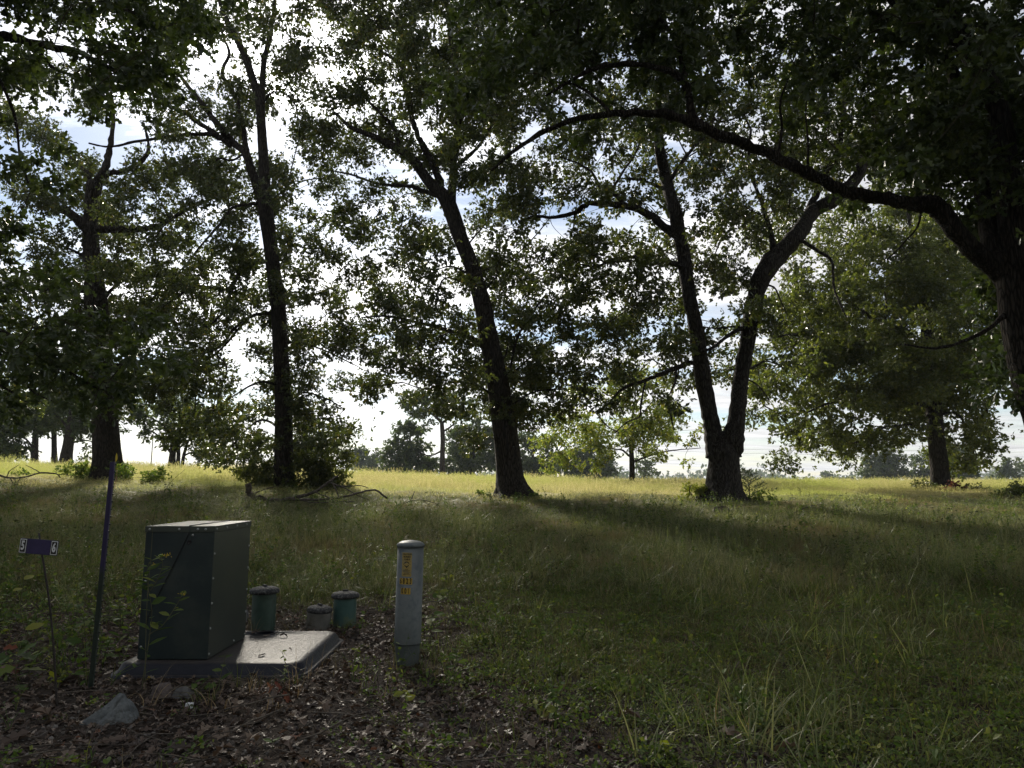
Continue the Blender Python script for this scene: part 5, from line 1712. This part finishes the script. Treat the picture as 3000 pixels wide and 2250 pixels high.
stone('dark flat stone in the grass in front of the V oak', [(-0.25, -0.1, -0.05), (0.25, -0.1, -0.05), (-0.2, 0.0, 0.13), (0.1, 0.0, 0.17), (0.28, 0.05, 0.05), (-0.28, 0.1, -0.05), (0.05, 0.12, 0.08)], M['rock_brown'], (b[0], b[1], gz(b[0], b[1])), rough=0.03)

# ------------------------------------------------------------------ number sign on a rod
b = gpix(177, 2072)
bz = gz(b[0], b[1])
top = at(114, 1562, b[1])
sg = thing('number_sign', 'small purple plate with white 5 and 6 on a leaning thin rod', 'sign', (b[0], b[1], bz))
rod = np.array([[0, 0, -0.15], (np.array(top) - [b[0], b[1], bz]) * 0.5 + np.array([0.012, 0, 0]), np.array(top) - [b[0], b[1], bz]])
g = Geo(); g.add(*tube(catmull(rod, 8), np.linspace(0.0075, 0.0065, 17), 8))
part('rod', g.mesh('rod', M['steel'], True), sg)
pc = at(114, 1602, b[1] - 0.012)
pl = part('plate', bm_mesh('plate', bevel_box(-0.145, 0.145, -0.003, 0.003, -0.053, 0.053, 0.0015), M['plate']), sg, (0, math.radians(3.8), math.radians(-4)), tuple(np.array(pc) - [b[0], b[1], bz]))
part('painted_panel', bm_mesh('painted_panel', bevel_box(-0.088, 0.088, -0.0042, -0.003, -0.050, 0.050, 0), M['purple']), pl)
for xx, ch in ((-0.118, '5'), (0.118, '6')):
    tag_ = part('number_tag', bm_mesh('number_tag', bevel_box(xx - 0.024, xx + 0.024, -0.0042, -0.003, -0.048, 0.048, 0), M['white']), pl)
    part('tag_field', bm_mesh('tag_field', bevel_box(xx - 0.0195, xx + 0.0195, -0.0052, -0.0042, -0.043, 0.043, 0), M['ink']), tag_)
    flat_text('digit', ch, 0.088, M['white'], tag_, (xx, -0.0062, 0), 0.62)

# ------------------------------------------------------------------ painted steel t-post
b = gpix(271, 2017)
bz = gz(b[0], b[1])
top = np.array(at(336, 1352, b[1])) - [b[0], b[1], bz]
hgt = float(np.linalg.norm(top))
ax = unit(top)
post = thing('fence_post', 'tall leaning steel stake painted purple above and green below, studded', 'post', (b[0], b[1], bz))
post.rotation_euler = Vector(ax).to_track_quat('Z', 'Y').to_euler()
post.rotation_euler.z += 0
g = Geo()
g.box(-0.027, 0.027, -0.0045, 0.0015, -0.25, hgt)
g.box(-0.0028, 0.0028, 0.0015, 0.03, -0.25, hgt - 0.003)
pm = part('post', g.mesh('post', tm), post, (0, 0, 0.35))
gs = Geo()
gs.lathe([(0.008, 0), (0.0075, 0.006), (0.004, 0.011), (0.0005, 0.012)], 8)
stud_me = gs.mesh('stud', tm, True)
for i in range(28):
    part('stud', stud_me, pm, (math.pi / 2, 0, 0), (0, -0.0045, 0.12 + i * 0.058))
g = Geo()
rv = catmull([[0.024, -0.004, hgt - 0.06], [0.034, -0.008, hgt - 0.1], [0.03, -0.006, hgt - 0.16], [0.026, -0.01, hgt - 0.21]], 4)
g.add(np.vstack([rv, rv + [0.012, 0.004, 0]]), q=[(i, i + 1, len(rv) + i + 1, len(rv) + i) for i in range(len(rv) - 1)])
part('ribbon', g.mesh('ribbon', M['ribbon']), post)
g = Geo()
V_, T_ = leaves_geo(np.array([[0.005, -0.002, hgt - 0.01]]), np.array([[0.25, 0, 1.0]]), np.array([[0, -1.0, 0.2]]), np.array([0.085]), np.array([0.05]), LEAF_OVAL)
g.add(V_, T_)
part('tape_end', g.mesh('tape_end', M['flower']), post)


# ------------------------------------------------------------------ single weeds: each leaf a part
def leaf_mesh(name, tpl, m_, wd):
    V, T = tpl
    V = V.copy()
    V[:, 1] *= wd
    return mesh_np(name, V, tris=T, mats=[M[m_]])


LM = {'oval': leaf_mesh('leaf', LEAF_OVAL, 'weed', 0.85), 'oval_b': leaf_mesh('leaf', LEAF_OVAL, 'weed_bright', 0.95), 'lance': leaf_mesh('leaf', LEAF_OVAL, 'weed', 0.55),
      'red': leaf_mesh('leaf', LEAF_BROAD, 'leaf_red', 0.95), 'oak_g': leaf_mesh('leaf', LEAF_BROAD, 'weed', 0.95), 'brown': leaf_mesh('leaf', LEAF_LOBED, 'litter', 0.6), 'rust': leaf_mesh('leaf', LEAF_LOBED, 'leaf_red', 0.5)}


def put_leaf(parent, kind, pos, axis, nrm, ln_, name='leaf'):
    o = bpy.data.objects.new(name, LM[kind])
    COL.objects.link(o)
    o.parent = parent
    a_ = unit(np.asarray(axis, float)); b_ = unit(np.cross(np.asarray(nrm, float), a_)); n_ = np.cross(a_, b_)
    m_ = Matrix((np.column_stack([a_, b_, n_]) * ln_).tolist()).to_4x4()
    m_.translation = Vector(pos)
    o.matrix_local = m_
    return o


def plant(name, label, stems, kinds, ln_, n_leaf, r0=0.004, flowers=(), cat='plant', D=None, group=None, hang=0.0, u0=0.12):
    """stems: pixel polylines starting at the ground"""
    b = gpix(*stems[0][0])
    D = D or b[1]
    base = np.array([b[0], b[1], gz(b[0], b[1])])
    o = thing(name, label, cat, base, group)
    for si, poly in enumerate(stems):
        P_ = np.array([at(x_, y_, D) for x_, y_ in poly]) - base
        if si == 0:
            P_[0, 2] = -0.03
        P_[1:, 1] += rng.normal(0, 0.02, len(P_) - 1)
        pts = catmull(P_, 6)
        g = Geo(); g.add(*tube(pts, np.linspace(r0, r0 * 0.4, len(pts)), 5))
        part('stem', g.mesh('stem', M['weed_stem'], True), o)
        m = n_leaf if si == 0 else max(2, n_leaf // 2)
        for i in range(m):
            u_ = u0 + (0.98 - u0) * (i + 0.5 * rng.random()) / m
            pos = pts[min(len(pts) - 1, int(u_ * (len(pts) - 1)))]
            yaw = i * 2.4 + rng.normal(0, 0.4)
            axv = np.array([math.cos(yaw), math.sin(yaw) * 0.8, 0.25 - hang + rng.normal(0, 0.25)])
            put_leaf(o, kinds[int(rng.integers(len(kinds)))], pos, axv, np.array([0, -0.25, 1]) + rng.normal(0, 0.25, 3), ln_ * (0.7 + 0.5 * rng.random()) * (1.15 - 0.55 * u_))
    for (fx_, fy_, n_, sp0_) in flowers:
        c0 = np.array(at(fx_, fy_, D)) - base
        k_ = n_
        pos = c0 + rng.standard_normal((k_, 3)) * np.array([sp0_, sp0_ * 0.5, sp0_ * 0.35])
        V_, T_ = leaves_geo(pos, rng.standard_normal((k_, 3)) + [0, 0, 0.6], rng.standard_normal((k_, 3)), np.full(k_, 0.012), np.full(k_, 0.011), LEAF_FAR)
        g = Geo(); g.add(V_, T_)
        fo = part('flower_spray', g.mesh('flower_spray', M['flower']), o)
    return o


plant('goldenrod', 'tall goldenrod with yellow sprays growing in front of the green cabinet', [[(412, 2062), (424, 1960), (436, 1860), (446, 1790), (440, 1730), (428, 1690), (432, 1655), (455, 1636), (490, 1628)], [(436, 1860), (478, 1832), (505, 1790), (516, 1760), (536, 1738)], [(440, 1730), (462, 1700), (472, 1660), (476, 1632)]],
      ['lance', 'oval'], 0.12, 24, flowers=[(486, 1627, 34, 0.022), (450, 1652, 12, 0.014), (537, 1739, 22, 0.013), (436, 1985, 14, 0.012)], D=5.6)
plant('oak_seedling', 'reddening broad-leaved seedling in the litter by the number sign', [[(62, 2015), (58, 1960), (50, 1905), (40, 1880)], [(58, 1965), (100, 1930), (120, 1900)], [(58, 1975), (20, 1940), (-10, 1920)]], ['oak_g', 'red', 'oak_g'], 0.17, 6)
plant('tall_weed', 'tall weed with single yellow-green leaves behind the number sign', [[(78, 1965), (72, 1880), (66, 1780), (62, 1700), (58, 1650)]], ['oval_b', 'oval'], 0.14, 11)
plant('tree_seedling', 'bright green-yellow seedling bush alone in the bare litter', [[(1602, 2098), (1602, 2080), (1598, 2062)], [(1602, 2085), (1570, 2066), (1556, 2060)], [(1602, 2085), (1634, 2066), (1652, 2058)]], ['oval_b'], 0.075, 10, hang=0.1, u0=0.4)
plant('sapling', 'thin-stemmed sapling with heart-shaped leaves beside the pedestal', [[(1258, 1925), (1262, 1870), (1268, 1810), (1282, 1755), (1290, 1725)]], ['oval', 'oval_b'], 0.13, 9, u0=0.35)
plant('seedling', 'little seedling with four pale leaves in front of the pad', [[(640, 2030), (644, 1985), (655, 1935), (662, 1918)]], ['oval'], 0.10, 5, u0=0.3)
plant('dead_sprig', 'curled rust-brown dead sprig standing at the pad edge', [[(806, 2056), (804, 2020), (800, 1985)], [(806, 2050), (785, 2015), (776, 1992)], [(806, 2050), (830, 2020), (835, 1996)]], ['rust', 'brown'], 0.11, 12, hang=0.9, u0=0.35)
plant('seedling', 'broad-leaved seedling low against the pad and the brown stone', [[(575, 2035), (578, 2012), (572, 1990)], [(575, 2030), (600, 2010), (616, 2004)]], ['oval', 'oak_g'], 0.13, 4, u0=0.4)
plant('tall_weed', 'leafy weed standing between the number sign and the purple post', [[(232, 2010), (228, 1930), (238, 1840), (228, 1760), (232, 1700)]], ['oval', 'lance'], 0.12, 14)
plant('tall_weed', 'leafy weed close beside the purple post with narrow leaves', [[(350, 1960), (345, 1880), (352, 1800), (348, 1740)]], ['lance', 'oval'], 0.11, 12)
plant('seedling', 'small green seedling in open litter beyond the dead sprig', [[(1180, 2070), (1190, 2040), (1200, 2025)], [(1180, 2065), (1225, 2055), (1240, 2062)], [(1180, 2065), (1150, 2040), (1145, 2020)]], ['oval', 'oval_b'], 0.085, 5, u0=0.4)
plant('seedling', 'weedy seedling with a few round leaves at the gravel edge', [[(800, 2195), (798, 2180), (800, 2165)]], ['oval'], 0.09, 4, u0=0.5)
plant('dry_stem', 'long bare arching stem rising past the cabinet top', [[(428, 1990), (432, 1800), (440, 1620), (456, 1500), (492, 1420), (545, 1375)]], ['lance'], 0.03, 2, r0=0.003, D=5.55, u0=0.6)
plant('tall_weed', 'branched weed with small leaves at the outer edge of the litter', [[(1330, 2010), (1335, 1940), (1345, 1880)], [(1335, 1950), (1365, 1900), (1370, 1870)]], ['lance'], 0.09, 12)

# dry arching grass round the pad
arc = [tuft('dry_arc', 9, 0.34, 0.07, 0.0055, 'dry_grass', 0.5, 1.7, 6) for _ in range(3)] + [tuft('green_arc', 7, 0.26, 0.06, 0.007, 'grass_green', 0.35, 1.3, 5)]
ap = np.array([gpix(a_, b_) for a_, b_ in ((905, 1985), (940, 1960), (880, 2000), (860, 2040), (690, 2010), (720, 2030), (800, 2080), (850, 1870), (960, 1900), (640, 2080), (1170, 1975), (1230, 1960), (1080, 2010), (620, 2060), (1290, 2000), (740, 1880), (560, 2075), (450, 2070))])
place('dry_grass', arc, ap[:, 0], ap[:, 1], 0.7, 1.1, 0.1, label='dry arching grass blades round the pad and pedestal', cat='grass')

# single fallen leaves large enough to pick out
LMf = [dead_leaf_mesh('fallen_leaf', M['litter'], c) for c in (-0.3, 0.2, 0.5, 0.8)]
spots = [(1070, 2160), (1010, 2210), (850, 2190), (760, 2120), (120, 2010), (215, 2000), (60, 2060), (130, 2120), (330, 2180), (250, 2190), (545, 2210), (650, 2220), (1160, 2190), (1240, 2200), (1130, 2170), (960, 2090), (920, 2075), (1200, 2085), (1300, 1990), (1010, 1990), (1050, 1945), (990, 2040), (700, 2080), (740, 2190), (420, 2220), (1480, 2160), (1380, 2210), (1560, 2190), (1720, 2200), (1880, 2180), (2140, 2170), (1840, 2120), (1610, 2120), (1420, 2050), (1520, 2090), (2300, 2220), (180, 2230), (40, 2180), (890, 2130), (600, 2160)]
for i, (px, py) in enumerate(spots):
    b = gpix(px + rng.normal(0, 8), py)
    o = link('fallen_leaf', LMf[i % 4], None, (b[0], b[1], gz(b[0], b[1]) + 0.025), None, 'large dry oak leaf lying on the leaf litter', 'leaf', 'large fallen oak leaves')
    s_ = 0.12 + 0.06 * rng.random()
    o.scale = (s_, s_, s_)
    o.rotation_euler = (rng.normal(0, 0.3), rng.normal(0, 0.3), rng.random() * 6.28)

for i, (dx_, dy_) in enumerate(((0.12, 0.36), (0.2, 0.45), (-0.02, 0.47), (0.3, 0.3), (0.52, -0.2), (0.35, -0.42))):
    o = link('fallen_leaf', LMf[i % 4], None, (PX + dx_, PY + dy_, PZ + 0.106), None, 'small dry leaf lying on the top of the plastic pad', 'leaf', 'leaves on the pad')
    s_ = 0.06 + 0.03 * rng.random()
    o.scale = (s_, s_, s_)
    o.rotation_euler = (rng.normal(0, 0.15), rng.normal(0, 0.15), rng.random() * 6.28)

# ------------------------------------------------------------------ bushes at the tree feet
def bush(name, label, base_px, D, ells, leaf='leaf_lit', leaf_len=0.12, cat='bush', stems=7, lam=1.5, rpx=20):
    b0 = at(base_px[0], base_px[1], D)
    base = np.array([b0[0], b0[1], gz(b0[0], b0[1])])
    root = thing(name, label, cat, base)
    cl = []
    for (ex, ey, rx, ry, cv) in ells:
        K = -math.log(1 - cv) * rx * ry / (rpx ** 2 * 1.1)
        for _ in range(int(K) + 1):
            a_, r_ = rng.random() * 6.283, math.sqrt(rng.random())
            dep = 0.8 * min(rx, 90) * D / F * math.sqrt(max(0.05, 1 - r_ * r_)) * (2 * rng.random() - 1)
            pt = at(ex + rx * r_ * math.cos(a_), ey + ry * r_ * math.sin(a_), D + dep)
            pt[2] = max(pt[2], gz(pt[0], pt[1]) + 0.08)
            cl.append((pt, rpx * (0.6 + 0.8 * rng.random()) * D / F))
    pool = [base]
    for i in range(stems):
        c = cl[int(rng.integers(len(cl)))][0]
        st = base + np.array([rng.normal(0, 0.15), rng.normal(0, 0.15), -0.05])
        pts = catmull([st, (st + c) / 2 + [0, 0, 0.1], c], 5)
        g = Geo(); g.add(*tube(pts, np.linspace(0.014, 0.005, len(pts)), 5))
        link('stem', g.mesh('stem', M['twig'], True), root)
        pool += list(pts)
    grow_crown(root, cl, np.array(pool), leaf_len, leaf, LEAF_MID, D, 'bark', lam=lam)
    return root


bush('bush', 'bright green bush spreading round the foot of the slender oak', (850, 1440), 26.2, [(880, 1395, 120, 50, 0.93), (740, 1395, 70, 45, 0.9), (1000, 1370, 40, 40, 0.7), (960, 1415, 70, 30, 0.85), (940, 1330, 70, 30, 0.5)], 'leaf_lit', 0.13)
bush('brush', 'low tangled brush round the foot of the thick oak', (330, 1400), 26.5, [(230, 1390, 90, 20, 0.8), (400, 1390, 80, 20, 0.8), (320, 1380, 60, 22, 0.7), (90, 1392, 70, 14, 0.4)], 'weed', 0.10)
bush('bush', 'small leafy bush at the foot of the V oak', (2040, 1468), 22.4, [(2030, 1440, 42, 26, 0.75), (2070, 1450, 40, 18, 0.7)], 'weed_bright', 0.08, rpx=12)
bush('bush', 'trailing dark sprout on the far side of the V oak foot', (2210, 1475), 22.0, [(2215, 1455, 50, 14, 0.6), (2260, 1462, 40, 10, 0.5)], 'weed', 0.09, rpx=12)
bush('bush', 'dark bush at the foot of the low spreading oak', (2720, 1440), 32.6, [(2715, 1425, 36, 18, 0.9), (2850, 1438, 50, 12, 0.8)], 'leaf_oak', 0.13, rpx=12)
bush('dead_branch', 'red-brown dead leafy branch lying at the low spreading oak', (2790, 1444), 32.0, [(2780, 1438, 34, 14, 0.9), (2815, 1430, 18, 12, 0.6), (2800, 1420, 10, 10, 0.4)], 'leaf_red', 0.16, cat='branch', rpx=10)
bush('bush', 'green bush at the field edge beyond the low spreading oak', (2985, 1490), 24.0, [(2985, 1440, 45, 32, 0.85), (2975, 1485, 60, 25, 0.85), (3020, 1460, 40, 40, 0.9)], 'leaf_lit', 0.11, rpx=14)
bush('bush', 'thin sprouts round the flared foot of the leaning oak', (1440, 1455), 23.6, [(1430, 1440, 30, 14, 0.6), (1560, 1448, 30, 12, 0.55), (1510, 1455, 50, 8, 0.5)], 'weed', 0.08, rpx=10)

# small cedar
b = at(2195, 1466, 22.9)
ced = thing('cedar_sapling', 'small dark feathery cedar sapling beside the V oak', 'tree', (b[0], b[1], gz(b[0], b[1])))
hc = 1.05
g = Geo(); g.add(*tube(catmull([[0, 0, -0.05], [0.02, 0, hc * 0.5], [-0.15, 0, hc]], 6), np.linspace(0.02, 0.004, 13), 5))
part('trunk', g.mesh('trunk', M['twig'], True), ced)
gl, gb = Geo(), Geo()
for i in range(34):
    u_ = 0.08 + 0.9 * i / 34
    yaw = i * 2.4
    ln_ = (0.72 * (1 - u_) + 0.12) * (0.8 + 0.4 * rng.random())
    st = np.array([0.02 - 0.12 * u_ * u_, 0, hc * u_])
    dv = np.array([math.cos(yaw), math.sin(yaw), 0.45])
    pts = catmull([st, st + dv * ln_ * 0.5, st + dv * ln_ * np.array([1, 1, 0.9])], 4)
    gb.add(*tube(pts, np.linspace(0.006, 0.002, len(pts)), 3))
    k_ = 46
    uu = 0.15 + 0.85 * rng.random(k_)
    pos = np.array([pts[int(z_ * (len(pts) - 1))] for z_ in uu]) + rng.normal(0, 0.012, (k_, 3))
    V_, T_ = leaves_geo(pos, dv + rng.standard_normal((k_, 3)) * 0.6, rng.standard_normal((k_, 3)), np.full(k_, 0.11) * (0.6 + 0.6 * rng.random(k_)), np.full(k_, 0.022), LEAF_FAR)
    gl.add(V_, T_)
link('twigwork', gb.mesh('twigwork', M['twig']), None, kind='stuff').parent = ced
link('crown', gl.mesh('crown', M['cedar']), None, kind='stuff').parent = ced

# ------------------------------------------------------------------ fallen branches
def fallen(name, label, polys, ref, mat_='dead_twig'):
    b = gpix(*ref)
    D = b[1]
    base = np.array([b[0], b[1], gz(b[0], b[1])])
    root = thing(name, label, 'branch', base)
    for i, (poly, w0, w1, dd0) in enumerate(polys):
        P_ = np.array([at(x_, y_, D + dd0 * k_ / len(poly)) for k_, (x_, y_) in enumerate(poly)]) - base
        pts = catmull(P_, 5)
        rad = np.linspace(w0, w1, len(pts)) / 2 * D / F
        pts += rng.standard_normal(pts.shape) * rad[:, None] * 0.25
        g = Geo(); g.add(*tube(pts, rad, 7, 0.06))
        part('bough' if i == 0 else 'side_branch', g.mesh('bough', M[mat_], True), root)
    return root


fallen('fallen_branch', 'long dark fallen bough curving along the ground below the slender oak',
       [([(730, 1417), (733, 1447), (768, 1462), (808, 1466), (846, 1462), (890, 1452), (925, 1439), (963, 1414), (990, 1393)], 17, 6, 0.5),
        ([(860, 1465), (930, 1464), (998, 1458), (1053, 1444), (1099, 1436), (1134, 1460)], 7, 5, -0.3), ([(965, 1414), (1000, 1424), (1055, 1423), (1080, 1430)], 4, 2, 0.4),
        ([(972, 1414), (1010, 1430), (1050, 1452), (1080, 1464)], 4, 2, -0.5), ([(975, 1416), (985, 1435), (993, 1460)], 5, 3, -0.3), ([(925, 1442), (950, 1452), (990, 1468), (1040, 1470)], 4, 2, -0.4),
        ([(745, 1445), (780, 1432), (810, 1425)], 4, 2, 0.3), ([(880, 1464), (920, 1472), (980, 1471)], 4, 2, -0.4)], (808, 1474))
fallen('fallen_branch', 'bare dead brushwood in the grass by the thick oak',
       [([(-20, 1385), (30, 1400), (70, 1398), (120, 1385), (165, 1388), (176, 1400)], 6, 3, 0.3), ([(20, 1398), (28, 1380), (55, 1362)], 3, 1.5, 0.2), ([(60, 1400), (50, 1412), (38, 1402)], 3, 1.5, 0.2), ([(120, 1386), (95, 1372), (75, 1362)], 3, 1.5, 0.2), ([(30, 1400), (40, 1420)], 3, 2, 0)], (60, 1425))
fallen('fallen_branch', 'thin leafless stick arching over the grass in front of the V oak', [([(2320, 1510), (2340, 1495), (2380, 1482), (2410, 1477)], 4, 1.5, 0.3), ([(2345, 1493), (2365, 1500)], 2, 1, 0)], (2320, 1512))
fallen('fallen_branch', 'twiggy dead branch in the grass between the slender and leaning oaks', [([(1170, 1478), (1200, 1468), (1215, 1440)], 4, 2, 0.2), ([(1200, 1468), (1240, 1465), (1285, 1478)], 3, 1.5, 0.2), ([(1240, 1466), (1270, 1490)], 2, 1, 0)], (1190, 1482))

# ------------------------------------------------------------------ far things: poles, posts, low building
def pole(name, label, px, top_row, D, r_, cat='pole', arm=0.0, m_='pole'):
    tp_ = at(px, top_row, D)
    zb = gz(tp_[0], tp_[1])
    o = thing(name, label, cat, (tp_[0], tp_[1], zb))
    h_ = tp_[2] - zb
    g = Geo(); g.lathe([(r_, -0.3), (r_ * 0.85, h_ * 0.6), (r_ * 0.7, h_), (0.001, h_)], 10)
    part('shaft', g.mesh('shaft', M[m_], True), o)
    if arm:
        g = Geo(); g.box(-arm, arm, -r_ * 1.6, -r_ * 0.8, h_ - 0.7, h_ - 0.55)
        part('crossarm', g.mesh('crossarm', M[m_]), o)
    return o, np.array([tp_[0], tp_[1], tp_[2]])


_, q1 = pole('utility_pole', 'far thin utility pole between the thick oak and the three-stemmed oak', 449, 1268, 150, 0.13, arm=1.0)
_, q2 = pole('utility_pole', 'far thin utility pole rising behind the small yellow tree', 1863, 1300, 165, 0.13, arm=1.0)
pole('white_post', 'slim white post in the field beyond the leaning oak, near its tall pair', 1645, 1372, 62, 0.025, 'post', m_='white')
pole('white_post', 'slim white post standing close beside its shorter pair in the field', 1651, 1374, 62, 0.02, 'post', m_='white')
for z_, lab in ((-0.4, 'upper far cable running from the utility pole across the open sky'), (-1.3, 'lower far cable running from the utility pole across the open sky')):
    e_ = np.array([q2[0] + 110, q2[1] - 6, q2[2] + 0.3])
    u_ = np.linspace(0, 1, 24)[:, None]
    pts = q2 + [0.6, 0, z_] + (e_ - q2) * u_ + np.array([0, 0, -6.0]) * (u_ * (1 - u_))
    g = Geo(); g.add(*tube(pts, np.full(24, 0.018), 4))
    link('power_cable', g.mesh('power_cable', M['black']), None, None, None, lab, 'cable')
bq = at(2608, 1418, 300)
bz = gz(bq[0], bq[1])
barn = thing('barn', 'long low white-roofed building on the far skyline', 'building', (bq[0], bq[1], bz))
hw, hd, eh, rh = 5.0, 3.5, 2.5, 3.5
g = Geo(); g.box(-hw, hw, -hd, hd, -0.5, eh)
part('wall', g.mesh('wall', M['barn_wall']), barn)
g = Geo()
g.add([(-hw - 0.3, -hd - 0.4, eh - 0.1), (hw + 0.3, -hd - 0.4, eh - 0.1), (hw + 0.3, 0, rh), (-hw - 0.3, 0, rh), (-hw - 0.3, hd + 0.4, eh - 0.1), (hw + 0.3, hd + 0.4, eh - 0.1)], t=[(0, 3, 4), (1, 5, 2)], q=[(0, 1, 2, 3), (3, 2, 5, 4)])
part('roof', g.mesh('roof', M['roof_white']), barn)
g = Geo(); g.box(-1.2, 1.2, -hd - 0.05, -hd - 0.01, -0.4, 2.1)
part('door', g.mesh('door', M['pole']), barn)


# ------------------------------------------------------------------ haze in the air
hm = bpy.data.materials.new('haze')
hm.use_nodes = True
ht = hm.node_tree
ht.nodes.clear()
pv = N(ht, 'ShaderNodeVolumePrincipled')
pv.inputs['Color'].default_value = (0.80, 0.88, 1.0, 1)
pv.inputs['Density'].default_value = 0.00034
pv.inputs['Anisotropy'].default_value = 0.0
ho_ = N(ht, 'ShaderNodeOutputMaterial')
L(ht, pv.outputs[0], ho_.inputs['Volume'])
g = Geo()
g.box(-1600, 1600, -60, 1600, -8, 34)
link('haze', g.mesh('haze', hm), kind='stuff')
